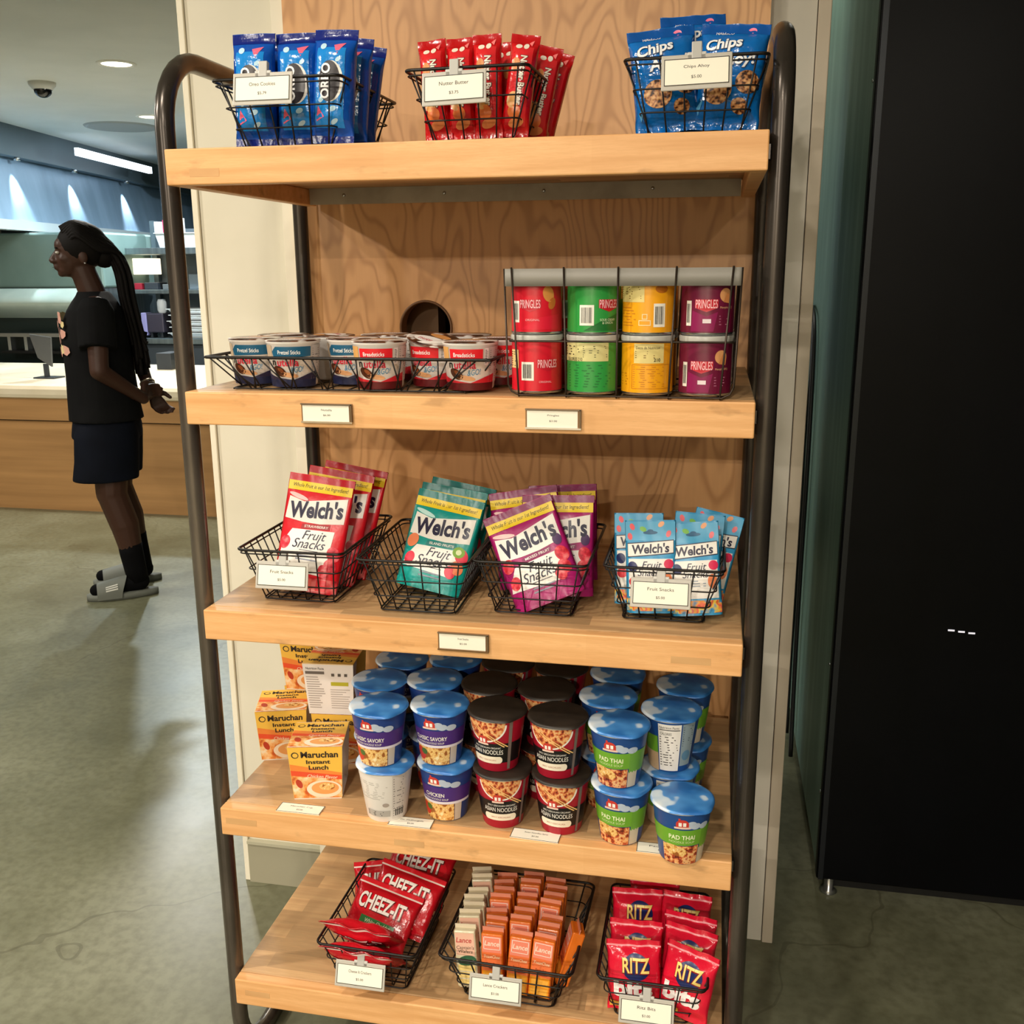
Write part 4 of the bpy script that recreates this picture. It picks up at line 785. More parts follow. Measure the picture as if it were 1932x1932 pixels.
# ------------------------------------------------------------------ bottom shelf snacks
def cheez_proto():
    w_, h, t_ = .146, .122, .032; t = empty('cracker_bag'); S = bag_surface(w_, h, t_, False, 12, .010, .0016); bag_body(S, w_, h, M('#c41222', .2, 0, .5), t, 'bag'); A = Art(S, .0003, .0006)
    WH = M('#f4ece4', .3); A.rect(-w_*.495, h-.012, w_*.495, h-.009, M('#f0dcd4', .35), 1); A.rect(-w_*.495, h-.009, w_*.495, h-.001, M('#d01826', .25, 0, .3), 1)
    A.ell(0, .078, .064, .028, M('#d51626', .22, 0, .4), 0); A.text('CHEEZ-IT', 0, .080, .110, .032, M('#6a0810', .3), 2, .06); A.text('CHEEZ-IT', -.001, .081, .108, .030, WH, 4, .03)
    A.poly([(-.036, .054), (.044, .052), (.044, .038), (-.036, .040)], M('#2f7a3a', .3), 2); A.text('White Cheddar', .006, .046, .060, .008, M('#e6ecc8', .3), 4, .01); A.poly([(.010, .034), (.040, .036), (.046, .016), (.016, .016)], M('#e8d9a0', .35), 2); A.poly([(-.030, .036), (-.004, .040), (.0, .016), (-.026, .012)], M('#f0e4b8', .35), 2)
    A.build('front_print', t); return t
CZ = Kind(cheez_proto)
for B, T, yaw, lb in [((.250, .090, .256), (.246, .020, .318), -.08, 'red cheese cracker bag lying lowest at the front of its basket, behind the price tag'), ((.240, .118, .282), (.236, .050, .345), -.12, 'red cheese cracker bag just behind the front one, edge showing'),
    ((.236, .092, .272), (.262, .165, .350), -.16, 'red cheese cracker bag with its lettering fully showing and a green band'), ((.270, .130, .290), (.300, .215, .378), -.12, 'red cheese cracker bag with large white lettering, second in the pile from the front'),
    ((.242, .190, .262), (.222, .262, .345), -.05, 'red cheese cracker bag mostly hidden at the left back'), ((.282, .205, .300), (.302, .300, .385), -.10, 'rearmost red cheese cracker bag under the shelf above')]:
    o = CZ(); place(o, B, T, yaw); tag(o, lb, 'cracker bag', 'red cheese cracker bags in a basket')
def lance_proto(white):
    w_, d_, h = .041, .024, .125; t = empty('cracker_sleeve'); base = '#d9cfae' if white else '#e0701c'
    mb = MB(); mb.box((0, 0, h/2), (w_, d_, h-.014), M(base, .25, 0, .4)); mb.build('sleeve', t, bevel=.003)
    for z, c in ((h-.004, '#d88a70' if not white else '#d9cbb0'), (.004, base)): mb = MB(); mb.box((0, 0, z), (w_*.98, .0016, .009), M(c, .2, 0, .3)); mb.build('seal', t)
    A = Art(plane_surface((0, -d_/2, 0), (1, 0, 0), (0, 0, 1), (0, -1, 0)))
    if white:
        A.rect(-w_*.44, .070, w_*.44, .114, M('#e8b8a0', .3), 1); A.text('Lance', -.002, .100, .030, .010, M('#c0504a', .35), 2, .02, .2); A.text("Captain's\nWafers", 0, .082, .034, .014, M('#4a3a2c', .4), 2, .0, .2); A.ell(.002, .060, .018, .010, M('#2a5a3c', .35), 2, .2); A.text('CREAM CHEESE', .002, .060, .026, .004, WHITE, 3)
        for k in range(3): A.rect(-w_*.40, .012+k*.014, w_*.40, .023+k*.014, M('#ecd082', .4), 2)
    else:
        A.rect(-w_*.44, .082, w_*.44, .114, M('#ee8a70', .3), 1); A.frame(-w_*.38, .088, w_*.38, .112, .001, WHITE, 2); A.text('Lance', 0, .100, .028, .010, M('#f6dcc8', .35), 2, .02, .2); A.rect(-w_*.44, .046, w_*.44, .082, M('#ea7440', .3), 1); A.rect(-w_*.44, .008, w_*.44, .046, M('#f09a1c', .3), 1)
        A.text('ToastChee', 0, .074, .030, .006, M('#f4d8b0', .35), 2, .01, .2); A.text('Peanut Butter', .002, .060, .024, .005, M('#7a2410', .35), 2, .01); A.ell(.004, .052, .010, .003, M('#a83a10', .35), 2)
        for k in range(2): A.rect(-w_*.38, .012+k*.016, w_*.38, .025+k*.016, M('#f4b040', .4), 2)
    A.build('front_print', t); return t
LW = Kind(lambda: lance_proto(True)); LO = Kind(lambda: lance_proto(False)); ordn = ['front', 'second', 'third', 'fourth', 'fifth', 'sixth', 'seventh']
colx = [.450, .494, .538, .580]; colt = [-.010, -.004, .004, .012]
for c, x in enumerate(colx):
    for r in range(7):
        o = (LW if c == 0 else LO)(); y = .060+r*.0288; z = .2450; lean = .012
        place(o, (x-.000*r+.002*((r*7+c*3) % 3-1), y, z), (x+colt[c]+.003*((r+c) % 3-1)-.0015*r, y+.014, z+.125+.0*r), .03*((r*5+c) % 3-1)); o.location.z += .004*((r*3+c*2) % 4) if r else 0
        tag(o, '%s cracker sleeve in its row, %s' % (ordn[r], ['pale row at the left of the basket', 'orange row second from the left of the basket', 'orange row third from the left of the basket', 'orange row at the right of the basket'][c]), 'cracker sleeve', 'cracker sleeves standing in a basket')
o = LO(); place(o, (.612, .095, .252), (.646, .110, .372), -1.35); tag(o, 'orange cracker sleeve turned sideways along the right side of its basket', 'cracker sleeve', 'cracker sleeves standing in a basket')
def ritz_proto():
    w_, h, t_ = .098, .126, .032; t = empty('cracker_bag'); S = bag_surface(w_, h, t_, False, 21, .010, .0014); bag_body(S, w_, h, M('#dc1836', .2, 0, .5), t, 'bag'); A = Art(S, .0003, .0006)
    YE = M('#f3d77a', .3); NV = M('#16265e', .3); A.rect(-w_*.495, h-.011, w_*.495, h-.008, M('#f28a94', .3), 1); A.ell(.004, .083, .026, .024, NV, 2); A.text('RITZ', .004, .086, .052, .029, M('#8a1018', .3), 3, .06); A.text('RITZ', .004, .087, .050, .027, YE, 5, .02)
    A.text('bits', -.002, .046, .072, .030, M('#f6eeea', .3), 4, .05); A.rect(-w_*.46, .006, -w_*.05, .018, M('#e8b04a', .35), 2); A.build('front_print', t); return t
RZ = Kind(ritz_proto)
for B, T, yaw, lb in [((.755, .052, .252), (.748, .080, .372), .05, 'red round cracker bag at the front left of its basket'), ((.835, .046, .254), (.856, .076, .374), -.30, 'red round cracker bag at the front right, tilted clockwise'),
    ((.752, .094, .262), (.750, .122, .372), .0, 'red round cracker bag right behind the front left one, emblem half hidden'), ((.838, .092, .262), (.850, .122, .378), -.2, 'red round cracker bag right behind the front right one'), ((.842, .128, .262), (.848, .160, .382), -.15, 'red round cracker bag third from the front on the right side'),
    ((.748, .178, .268), (.745, .216, .392), .1, 'red round cracker bag in the back left with its emblem showing'), ((.835, .178, .268), (.838, .222, .390), -.1, 'red round cracker bag in the back right with its emblem showing'), ((.780, .228, .268), (.775, .258, .396), .0, 'rearmost red round cracker bag in its basket')]:
    o = RZ(); place(o, B, T, yaw); tag(o, lb, 'cracker bag', 'red round cracker bags in a basket')

# ------------------------------------------------------------------ ceiling fixtures
def downlight(x, y, c, lb):
    t = empty('ceiling_downlight', (x, y, 2.75)); mb = MB(); mb.lathe([(.115, 0), (.112, -.006), (.092, -.008), (.086, -.003)], M('#d8d8d0', .5), 40, cap0=False, cap1=False); mb.build('trim_ring', t)
    mb = MB(); mb.lathe([(.087, -.0035), (.001, -.0035)], M('#fff4dc', .5, 0, 0, 3.0), 40, cap0=False, cap1=False); mb.build('lens', t); tag(t, lb, 'ceiling light', 'round ceiling downlights')
names = ['round ceiling light above the service counter, nearest the dome camera', 'round ceiling light above the kitchen side of the counter', 'round ceiling light over the open floor left of the rack', 'round ceiling light behind the camera facing the rack', 'round ceiling light behind the camera to the left', 'added fill light on the ceiling at the far end of the room opposite the rack', 'added fill light on the ceiling at the far end of the room to the left', 'round ceiling light behind the camera to the right', 'round ceiling light close above the front of the rack', 'added fill light on the ceiling deep inside the kitchen', 'round ceiling light by the left side of the room', 'round ceiling light over the walkway beside the person', 'added fill light on the ceiling between the column and the cold cabinet']
for (x, y, p, c), lb in zip(LAMPS, names): downlight(x, y, c, lb)
t = tag(empty('security_camera', (-3.50, 4.68, 2.75)), 'white dome security camera with a black bulb on the ceiling', 'camera')
mb = MB(); mb.lathe([(.085, 0), (.082, -.02), (.060, -.045)], M('#b9bab4', .5), 32, cap0=False); mb.build('housing', t); mb = MB(); mb.sphere((0, 0, -.045), (.056, .056, .050), M('#08090b', .12), 24, 14); mb.build('dome', t)
mb = MB(); mb.lathe([(.30, 0), (.29, -.012), (.27, -.014)], M('#8d918e', .6), 40, (-4.15, 6.6, 2.75), cap0=False); tag(mb.build('ceiling_speaker'), 'large flat round grey disc on the ceiling in front of the kitchen hood', 'speaker')
mb = MB(); mb.box((-4.75, 9.2, 2.66), (.8, .6, .18), M('#4b4f52', .5)); tag(mb.build('duct_box', bevel=.01), 'dark grey duct box under the ceiling beyond the hood', 'duct')

# ------------------------------------------------------------------ service counter
CW = noise_mat('counter_wood', [(.3, '#9c7346'), (.7, '#b88b58')], 3, .5, 0, 5, (.25, 1, 5)); STONE = noise_mat('pale_stone', [(.3, '#ddd0b4'), (.7, '#e9dec6')], 5, .35)
t = tag(empty('service_counter', (-3.6, 4.24, 0)), 'long wood-clad service counter with a pale stone top in front of the kitchen', 'counter')
mb = MB(); mb.bx(-3.4, 3.4, 0, .02, .610, .752, CW); mb.build('upper_panel', t); mb = MB(); mb.bx(-3.4, 3.4, .025, .05, 0, .600, CW); mb.build('lower_panel', t)
mb = MB(); mb.bx(-3.4, 3.4, -.03, 1.42, .752, .846, STONE); mb.build('worktop', t, bevel=.03); mb = MB(); mb.bx(-3.39, 3.39, .03, 1.4, 0.0, .75, M('#3a2a1c', .6)); mb.build('carcass', t)

# ------------------------------------------------------------------ kitchen beyond the counter
def obox(mb, a, b, th, z0, z1, m):                              # upright slab from plan point a to b
    a = Vector((*a, 0)); b = Vector((*b, 0)); d = (b-a); n = Vector((d.y, -d.x, 0)).normalized()*th; P = [a, b, b-n, a-n]
    mb.add([(p.x, p.y, z) for z in (z0, z1) for p in P], [(3, 2, 1, 0), (4, 5, 6, 7)]+[(k, (k+1) % 4, 4+(k+1) % 4, 4+k) for k in range(4)], m, False)
t = tag(empty('exhaust_hood', (-5.0, 6.0, 1.95)), 'long stainless kitchen exhaust hood with lamps shining down its panel', 'hood')
def rel(mb, o): mb.v = [(a-o.location.x, b-o.location.y, c-o.location.z) for a, b, c in mb.v]; return mb
HA, HB = (-4.55, 3.9), (-5.75, 10.8); HD = M('#5a6870', .45, .3)
mb = MB(); obox(mb, HA, HB, .5, 2.50, 2.75, HD); rel(mb, t).build('fascia', t)
HP = noise_mat('hood_panel_steel', [(.3, '#7d96ac'), (.7, '#94adc4')], 5, .38, .35, 3, (1, 1, .15), .04)
mb = MB(); a_, b_ = Vector((-4.66, 3.9)), Vector((-5.86, 10.8)); mb.add([(a_.x, a_.y, 2.50), (b_.x, b_.y, 2.50), (b_.x+.10, b_.y, 1.98), (a_.x+.10, a_.y, 1.98), (a_.x-.3, a_.y, 2.5), (b_.x-.3, b_.y, 2.5), (b_.x-.3, b_.y, 1.98), (a_.x-.3, a_.y, 1.98)], [(0, 3, 2, 1), (0, 4, 7, 3), (1, 2, 6, 5), (3, 7, 6, 2), (4, 5, 6, 7)], HP, False); rel(mb, t).build('back_panel', t)
mb = MB(); obox(mb, (-4.52, 3.9), (-5.72, 10.8), .12, 1.90, 1.98, M('#c4ced2', .35, .2)); rel(mb, t).build('drip_ledge', t)
mb = MB(); obox(mb, (-5.000+.225, 6.9), (-5.000+.225-.30, 8.6), .04, 2.565, 2.63, M('#e8f4ff', .4, 0, 0, 2.2)); rel(mb, t).build('reflection_glow_strip', t)  # emissive slab standing in for a bright reflection along the fascia
for y in (5.0, 6.35, 7.4, 8.6):
    f = (y-3.9)/6.9; x = -4.66-1.2*f+.09; mb = MB(); mb.lathe([(.02, 0), (.03, -.03), (.028, -.03)], CHROME, 16, (x, y, 2.50)); rel(mb, t).build('hood_lamp', t)
    l = bpy.data.lights.new('hood_spot', 'SPOT'); l.energy = 70; l.color = (.8, .93, 1); l.spot_size = 1.0; l.spot_blend = .8; l.shadow_soft_size = .02; o = bpy.data.objects.new('hood_spot', l); COL.objects.link(o); o.location = (x+.01, y, 2.45); o.rotation_euler = Vector((-.10, 0, -1)).to_track_quat('-Z', 'Y').to_euler()
t = tag(empty('conveyor_oven', (-4.98, 6.3, 0)), 'wide stainless oven with a rounded lower front, behind the counter at far left', 'oven')
mb = MB(); mb.bx(-.75, .72, 0, .9, 1.42, 1.885, noise_mat('oven_front', [(.3, '#667e7a'), (.7, '#7a918c')], 2, .45, .15)); mb.build('housing', t, bevel=.02)
mb = MB(); mb.grid(lambda a, b: Vector((-.75+1.47*a, -.16*sin(pi*b)-.02*b, 1.17+.25*b)), 2, 14, noise_mat('oven_lip', [(.3, '#a3b4ac'), (.7, '#c0ccc2')], 3, .35, .2)); mb.bx(-.74, .71, 0, .8, 1.17, 1.42, STAIN); mb.build('rounded_shroud', t)
mb = MB(); mb.bx(-.75, .72, .0, .88, .0, 1.17, M('#10201f', .4)); mb.build('base', t)
mb = MB(); mb.bx(-.2, .75, -.2, -.05, 1.02, 1.05, CHROME); mb.bx(-.16, -.13, -.16, -.1, .9, 1.02, CHROME); mb.bx(.0, .03, -.16, -.1, .9, 1.02, CHROME); mb.bx(-.2, .7, -.2, 0, .88, .9, BLACK); mb.build('tray_rail', t)
t = tag(empty('kitchen_shelving', (-3.48, 6.6, 0)), 'stainless kitchen shelving unit loaded with containers, right of the person', 'shelving')
for z, th_ in ((.93, .05), (1.365, .035), (1.70, .055)): mb = MB(); mb.bx(-.75, .95, 0, .5, z, z+th_, STAIN); mb.build('shelf', t, bevel=.004)
for x in (-.73, .02, .92): mb = MB(); mb.bx(x, x+.045, .40, .445, 0, 2.0, STAIN_D); mb.build('post', t)
mb = MB(); mb.bx(-.72, .92, .46, .48, .95, 1.93, noise_mat('shelving_back', [(.3, '#4d565c'), (.7, '#66727a')], 4, .5, .3)); mb.build('back_panel', t)
mb = MB(); mb.bx(-.75, .95, .05, .5, 0, .93, M('#56606a', .45, .3)); mb.build('lower_cabinet', t, bevel=.01)
def kbox(name, cx, y, z, w_, d_, h_, m, lb, cat, grp=None, bev=.004):
    mb = MB(); mb.box((0, 0, h_/2), (w_, d_, h_), m); o = mb.build(name, None, (cx, y, z), bev); return tag(o, lb, cat, grp)
def pan(cx, y, z, w_, d_, h_, m, lb, grp):
    mb = MB(); mb.add([(sx*w_/2*f, sy*d_/2*f, zz) for f, zz in ((.82, 0), (.95, h_), (1.0, h_), (1.0, h_+.006), (.93, h_+.006), (.80, .004)) for sx, sy in ((-1, -1), (1, -1), (1, 1), (-1, 1))],
        [(3, 2, 1, 0)]+[(j*4+k, j*4+(k+1) % 4, j*4+4+(k+1) % 4, j*4+4+k) for j in range(5) for k in range(4)]+[(20, 21, 22, 23)], m, False); o = mb.build('food_pan', None, (cx, y, z)); return tag(o, lb, 'pan', grp)
WP = M('#c9ced0', .35, .3); DG = M('#2c3036', .4)
pan(-3.78, 6.83, 1.756, .42, .30, .12, WP, 'large pale food pan on the upper kitchen shelf beside the rack pole', 'pans on the kitchen shelving'); pan(-3.30, 6.83, 1.756, .42, .30, .09, WP, 'shallow pale food pan at the right end of the upper kitchen shelf', 'pans on the kitchen shelving')
for k in range(5): pan(-3.62+.02*(k % 2), 6.80, .982+k*.052, .56, .36, .040, M('#dfe3e4', .3, .3), '%s tray of the stack on the low kitchen shelf' % ['bottom', 'second', 'middle', 'fourth', 'top'][k], 'stacked trays on the kitchen shelving')
for k in range(4): pan(-3.0, 6.80, .982+k*.055, .44, .34, .042, M('#dfe3e4', .3, .3), '%s tray of the right stack beyond the rack pole' % ['bottom', 'second', 'third', 'top'][k], 'stacked trays on the kitchen shelving')
kbox('carton', -3.99, 6.80, 1.878, .055, .10, .10, M('#e8eaec', .5), 'small white carton standing on the kitchen shelving, left one', 'box', 'small cartons above the kitchen shelving'); kbox('carton', -3.90, 6.80, 1.878, .075, .10, .115, M('#d8285a', .5), 'small pink carton standing on the kitchen shelving', 'box', 'small cartons above the kitchen shelving')
kbox('carton', -3.80, 6.80, 1.878, .05, .10, .13, M('#e4e6e8', .5), 'small white carton right of the pink one', 'box', 'small cartons above the kitchen shelving')
kbox('heat_lamp', -4.18, 6.85, 1.53, .16, .2, .14, M('#fff0cc', .5, 0, 0, 1.6), 'glowing warm heat lamp box under the upper kitchen shelf', 'lamp')
kbox('container', -4.05, 6.75, 1.401, .13, .16, .06, DG, 'dark low container on the middle kitchen shelf', 'container'); kbox('container', -3.88, 6.75, 1.401, .12, .16, .045, M('#6a6e70', .4, .4), 'grey low container on the middle kitchen shelf', 'container'); kbox('container', -4.19, 6.74, 1.401, .07, .1, .055, M('#8a1c2c', .4), 'small dark red container on the middle kitchen shelf', 'container')
kbox('container', -3.5, 6.82, 1.401, .42, .2, .13, M('#7a868e', .4, .4), 'long steel container on the middle kitchen shelf right of the pole', 'container')
t = tag(empty('drinks_mixer', (-4.05, 6.72, .981)), 'grey countertop mixer with a white jug on the low kitchen shelf', 'mixer')
mb = MB(); mb.box((.02, 0, .13), (.16, .14, .17), M('#3f3a46', .35, .3)); mb.build('body', t, bevel=.01); mb = MB(); mb.box((-.09, -.02, .12), (.05, .1, .20), M('#8a86b4', .4)); mb.build('side_tank', t, bevel=.006)
mb = MB(); mb.lathe([(.03, .215), (.042, .24), (.042, .31), (.03, .335)], M('#dfe6ee', .3), 20, (.06, 0, 0)); mb.build('jug', t); mb = MB(); [mb.bx(x, x+.02, -.04, .04, 0, .05, DG) for x in (-.05, .05)]; mb.build('foot', t)
mb = MB(); mb.add([(0, 0, 0), (.16, 0, -.02), (.13, .02, -.22), (.03, .02, -.16), (0, .015, 0), (.16, .015, -.02), (.13, .035, -.22), (.03, .035, -.16)], [(0, 1, 2, 3), (7, 6, 5, 4), (0, 4, 5, 1), (1, 5, 6, 2), (2, 6, 7, 3), (3, 7, 4, 0)], M('#4e5052', .5), False)
t = tag(empty('order_screen', (-3.72, 4.55, .846)), 'dark tilted order screen standing on the counter in front of the person', 'screen'); o = mb.build('screen', t, (0, 0, .30)); mb = MB(); mb.box((.08, .03, .05), (.03, .02, .10), DG); mb.box((.08, .05, .005), (.16, .12, .01), DG); mb.build('stand', t)
kbox('equipment_case', -3.15, 5.35, .847, .12, .2, .12, DG, 'small black device on the far side of the counter, right of the rack pole', 'device')
kbox('folded_mat', -3.36, 5.0, .847, .24, .14, .02, M('#93a095', .6), 'flat grey-green folded mat lying on the counter', 'mat')

# ------------------------------------------------------------------ person
P0 = tag(empty('person', (-2.012, 2.782, 0), radians(214)), 'person in black T-shirt and dark shorts standing sideways with hands clasped behind, long dark locs', 'person')
SKIN = M('#3d251b', .5); HAIR = matte(M('#0d0908', .7), .15); SOCKM = matte(M('#08080a', .9)); SHIRT = noise_mat('black_tee', [(.3, '#0c0c0e'), (.7, '#121213')], 9, .85); SHORTS = noise_mat('navy_shorts', [(.3, '#080b14'), (.7, '#0c101b')], 9, .8)
matte(SHIRT); matte(SHORTS); matte(SKIN, .3)
def cap(mb, a, b, ra, rb, m=SKIN, n=14):
    a = Vector(a); b = Vector(b); d = (b-a); L = d.length; P = []; R = []
    for k in range(5): th = pi/2*(1-k/4); P.append(a-d/L*ra*sin(th)*.999); R.append(max(.0005, ra*cos(th)))
    for k in range(1, 5): P.append(a.lerp(b, k/5)); R.append(ra+(rb-ra)*k/5)
    for k in range(5): th = pi/2*k/4; P.append(b+d/L*rb*sin(th)*.999); R.append(max(.0005, rb*cos(th)))
    mb.tube(P, R, m, n)
def fused(mb, name, parent, voxel, it=4):
    o = mb.build(name); r = o.modifiers.new('r', 'REMESH'); r.mode = 'VOXEL'; r.voxel_size = voxel; r.use_smooth_shade = True; s_ = o.modifiers.new('s', 'SMOOTH'); s_.factor = .5; s_.iterations = it
    bpy.context.view_layer.update(); me = bpy.data.meshes.new_from_object(o.evaluated_get(bpy.context.evaluated_depsgraph_get())); old = o.data; o.modifiers.clear(); o.data = me; bpy.data.meshes.remove(old)
    me.name = name
    if not me.materials: me.materials.append(mb.mats[0])
    for p in me.polygons: p.use_smooth = True
    o.parent = parent; return o
b = MB()
b.sphere((.045, 0, 1.655), (.098, .077, .105), SKIN, 24, 16); b.sphere((.085, 0, 1.615), (.062, .060, .085), SKIN, 20, 14); b.sphere((.098, 0, 1.565), (.045, .042, .035), SKIN, 18, 12); b.sphere((.125, 0, 1.548), (.020, .022, .018), SKIN); b.sphere((.120, 0, 1.672), (.028, .050, .034), SKIN)
cap(b, (.142, 0, 1.640), (.163, 0, 1.606), .011, .014); b.sphere((.154, .014, 1.602), (.014, .010, .009), SKIN); b.sphere((.154, -.014, 1.602), (.014, .010, .009), SKIN)
b.sphere((.146, 0, 1.581), (.014, .024, .007), SKIN); b.sphere((.144, 0, 1.569), (.014, .022, .008), SKIN)
for s in (1, -1): b.sphere((.028, s*.080, 1.618), (.020, .009, .032), SKIN, 16, 10); b.sphere((.118, s*.030, 1.655), (.020, .022, .008), SKIN); b.sphere((.105, s*.042, 1.612), (.028, .018, .022), SKIN)
cap(b, (-.005, 0, 1.42), (.040, 0, 1.57), .062, .056); cap(b, (0, 0, 1.30), (-.01, 0, 1.40), .11, .075); cap(b, (0, .12, 1.385), (0, -.12, 1.385), .062, .062); cap(b, (0, 0, .98), (0, 0, 1.28), .125, .125); cap(b, (-.02, .07, .93), (-.02, -.07, .93), .115, .115)
# legs
for s, x in ((1, 0), (-1, -.030)):
    cap(b, (-.01+x, s*.095, .90), (.014+x, s*.105, .52), .092, .072); cap(b, (.014+x, s*.105, .52), (-.030+x, s*.108, .36), .070, .068); cap(b, (-.030+x, s*.108, .36), (-.052+x, s*.11, .20), .067, .050); cap(b, (-.052+x, s*.11, .20), (-.060+x, s*.11, .08), .048, .038); cap(b, (-.065+x, s*.11, .060), (.11+x, s*.12, .045), .036, .026)
# arms: upper arm, forearm
LE, LW_, RE, RW = (.012, .245, 1.115), (-.170, .105, .965), (-.165, -.215, 1.165), (-.210, -.070, .985)
cap(b, (0, .185, 1.375), LE, .052, .042); cap(b, LE, LW_, .042, .027); cap(b, (0, -.185, 1.375), RE, .052, .040); cap(b, RE, RW, .040, .026)
def hand(w_, d, side, curl, spread=.018, thumb=None):
    """w_ wrist, d direction of the palm, side the knuckle row direction, curl the direction the fingers close to"""
    w_ = Vector(w_); d = Vector(d).normalized(); s_ = Vector(side); s_ = (s_-d*s_.dot(d)).normalized(); c = Vector(curl).normalized()
    for k in (-1.4, -.45, .45, 1.4): cap(b, w_+d*.01, w_+d*.075+s_*spread*k, .017, .014)
    for k, L in ((-1.5, .058), (-.5, .072), (.5, .078), (1.5, .068)):
        p = w_+d*.078+s_*spread*k; q = p+(d*.9+c*.35).normalized()*L*.42; r = q+(d*.65+c*.75).normalized()*L*.33; e = r+(d*.3+c*.95).normalized()*L*.28
        cap(b, p, q, .0105, .0098); cap(b, q, r, .0098, .009); cap(b, r, e, .009, .008)
    p = w_+d*.022+s_*spread*1.6; q = p+(s_*.7+d*.7).normalized()*.036; r = q+(d*.85+c*.4+s_*.15).normalized()*.032; cap(b, p, q, .0145, .0120); cap(b, q, r, .0118, .0095)
hand(RW, (-.42, .10, -.90), (-.8, -.1, .4), (-.5, .6, .1)); hand(LW_, (-.38, -.86, .30), (.2, .2, 1), (-.9, .0, -.3))
body = fused(b, 'body', P0, .0055, 3)
h = MB(); rd = random.Random(4)
h.sphere((.025, 0, 1.672), (.112, .090, .105), HAIR, 24, 16); h.sphere((-.060, 0, 1.640), (.060, .060, .070), HAIR)
for k in range(46):
    a = (k/45-.5)*2; y = .088*sin(a*pi/2); z = 1.70+.065*cos(a*pi/2); st = (.118-.03*abs(a)-.03*(k % 3)/2, y*.55, z-.015-.02*abs(a)); end = 1.06+rd.uniform(0, .22); yy = rd.uniform(-.055, .065); xx = rd.uniform(-.034, .022)
    h.tube(smooth_path([st, (.05, y*.95, z+.012), (-.035, y*.95, z-.02-.03*abs(a)), (-.095+xx, y*.55, 1.635), (-.128+xx, yy, 1.55), (-.140+xx, yy, 1.42), (-.165+xx, yy, 1.25), (-.172+xx*1.2, yy*1.1, end)], 4), .0105, HAIR, 6)
h.build('hair', P0)
def loft(mb, rings, m, n=32, cap0=False, cap1=False, wob=0):
    vs = []
    for z, cx, cy, rx, ry in rings:
        for k in range(n):
            a = 2*pi*k/n; w_ = 1+wob*sin(3*a+z*19)*sin(z*31+a); vs.append((cx+rx*w_*cos(a), cy+ry*w_*sin(a), z))
    fs = [(j*n+k, j*n+(k+1) % n, (j+1)*n+(k+1) % n, (j+1)*n+k) for j in range(len(rings)-1) for k in range(n)]; mb.add(vs, fs, m)
    if cap1: mb.add(vs[-n:], [tuple(range(n))], m)
    if cap0: mb.add(vs[:n], [tuple(range(n))[::-1]], m)
s_ = MB(); loft(s_, [(.868, .0, 0, .172, .205), (.88, .0, 0, .170, .205), (.95, .004, 0, .160, .200), (1.08, .006, 0, .152, .198), (1.22, .012, 0, .150, .205), (1.32, .010, 0, .142, .212), (1.38, .004, 0, .124, .205), (1.42, .0, 0, .100, .165), (1.45, -.002, 0, .078, .105), (1.468, .004, 0, .068, .074), (1.46, .004, 0, .062, .068)], SHIRT, 40, True, True, .018)
for sd, E_ in ((1, LE), (-1, RE)):
    a = Vector((0, sd*.165, 1.385)); e = a.lerp(Vector(E_), .64); s_.tube([a-(e-a)*.25, a, a.lerp(e, .35), a.lerp(e, .7), e, e-(e-a)*.02], [.058, .078, .082, .083, .084, .070], SHIRT, 18)
sh_ = fused(s_, 'shirt', P0, .007, 4); sh_.name = 'tshirt'
PK = M('#d09a8a', .7)
CH = Art(lambda u, v, off: Vector((.010+.151*math.sqrt(max(0, 1-(u/.205)**2))+.002+off, -u, v)), .0012, .003)
rd = random.Random(9)
for k in range(26):
    y = rd.uniform(-.115, .11); z = rd.uniform(1.19, 1.36); q = rd.uniform(.012, .024)
    CH.poly([(y+q*(1.2+.5*rd.random())*cos(a*pi/3.5), z+q*(.7+.7*rd.random())*sin(a*pi/3.5)) for a in range(7)], PK if k % 3 else M('#dcc790', .7), k % 4)
g = CH.mb
g.build('chest_print', sh_)
s_ = MB(); loft(s_, [(.78, .005, 0, .162, .19), (.84, .0, 0, .158, .19), (.92, 0, 0, .140, .18)], SHORTS, 36, True, True)
for sd, x in ((1, 0), (-1, -.025)): loft(s_, [(.588, .030+x, sd*.100, .148, .112), (.60, .030+x, sd*.100, .148, .112), (.68, .018+x, sd*.10, .145, .110), (.80, .008+x, sd*.092, .146, .108), (.86, .0, sd*.09, .13, .10)], SHORTS, 30, True, True, .02)
fused(s_, 'shorts', P0, .008, 3)
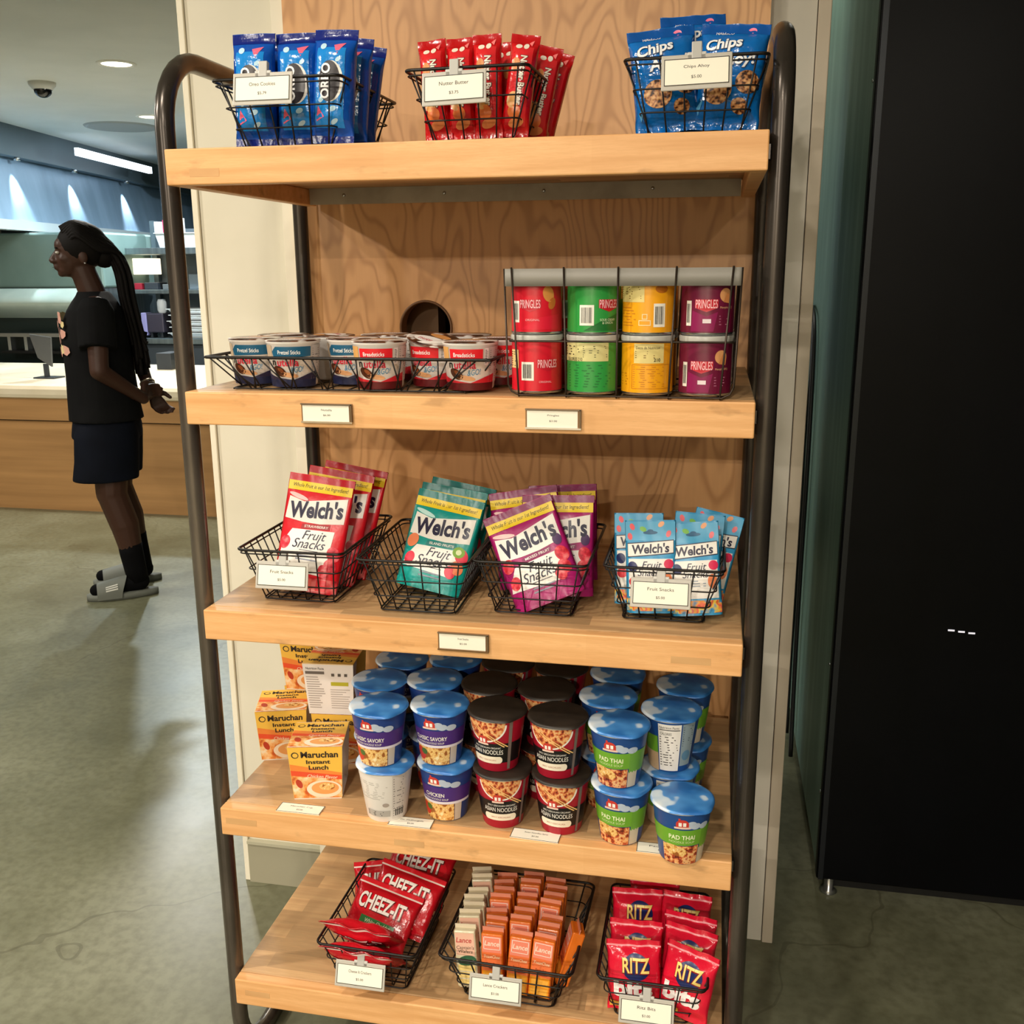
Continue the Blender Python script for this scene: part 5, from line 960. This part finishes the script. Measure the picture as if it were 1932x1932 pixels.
for sd, x in ((1, 0), (-1, -.030)):
    s_ = MB(); s_.tube([(-.045+x, sd*.109, .262), (-.048+x, sd*.11, .22), (-.058+x, sd*.11, .14), (-.066+x, sd*.11, .075)], [.056, .055, .052, .050], SOCKM, 18); cap(s_, (-.072+x, sd*.11, .070), (.128+x, sd*.122, .050), .047, .030, SOCKM); s_.build('sock', P0)
    sl = MB(); GY = M('#63665f', .7); n = 28; out = [(-.128+.150+.165*cos(2*pi*k/n)-.013, (.050+.008*cos(2*pi*k/n))*sin(2*pi*k/n)) for k in range(n)]
    vs = [(px+x, sd*.118+py, z) for z, f in ((.001, 1), (.016, 1.03), (.030, 1.0)) for px, py in out]; sl.add(vs, [(j*n+k, j*n+(k+1) % n, (j+1)*n+(k+1) % n, (j+1)*n+k) for j in range(2) for k in range(n)]+[tuple(range(n))[::-1], tuple(2*n+k for k in range(n))], GY)
    so = sl.build('slide_sandal', P0)
    st = MB(); st.grid(lambda a, b: Vector((.015+.110*a-.03*sin(pi*b)*(1-a)+x, sd*.118+.060*cos(pi*b), .012+.098*sin(pi*b)**.7*(1-.30*a))), 6, 20, GY); st.grid(lambda a, b: Vector((.015+.110*a-.03*sin(pi*b)*(1-a)+x, sd*.118+.055*cos(pi*(1-b)), .012+.093*abs(sin(pi*(1-b)))**.7*(1-.30*a))), 6, 20, GY); st.build('strap', so)
    lt = MB(); [lt.grid(lambda a, b, q=q: Vector((.030+.055*a+x, sd*.118+sd*.0625*cos(.35+.14*q+.08*b), .012+.1005*sin(.35+.14*q+.08*b)**.7*(1-.30*(.14+.5*a)))), 6, 2, M('#c8c8c0', .6)) for q in range(3)]; lt.build('strap_lettering', so)
for sd in (1, -1):
    e = MB(); e.sphere((.136, sd*.031, 1.640), (.010, .013, .0065), M('#cfc8c0', .3), 14, 8); e.sphere((.1435, sd*.031, 1.640), (.0045, .005, .005), M('#140c08', .2), 10, 6); e.build('eye', P0)
e = MB(); [e.sphere((.139, sd*.032, 1.660), (.008, .018, .0035), HAIR, 12, 6) for sd in (1, -1)]; e.build('eyebrow', P0)
e = MB(); e.sphere((.160, 0, 1.575), (.006, .020, .0012), M('#1c0c0a', .5), 12, 6); e.build('mouth_line', P0)
e = MB(); e.sphere((.024, .091, 1.592), .0045, M('#d8d8dc', .15, .9), 10, 6); e.build('ear_stud', P0)
for k, (c, f) in enumerate((('#b8a890', .82), ('#6a5a48', .90), ('#c8c0b0', .97))):
    e = MB(); A_ = Vector(RE).lerp(Vector(RW), f); d = (Vector(RW)-Vector(RE)).normalized(); q = d.orthogonal().normalized(); w2 = d.cross(q); e.tube([A_+(q*cos(2*pi*j/20)+w2*sin(2*pi*j/20))*.033 for j in range(20)], .0045, M(c, .3, .5), 6, True); e.build('bracelet', P0)
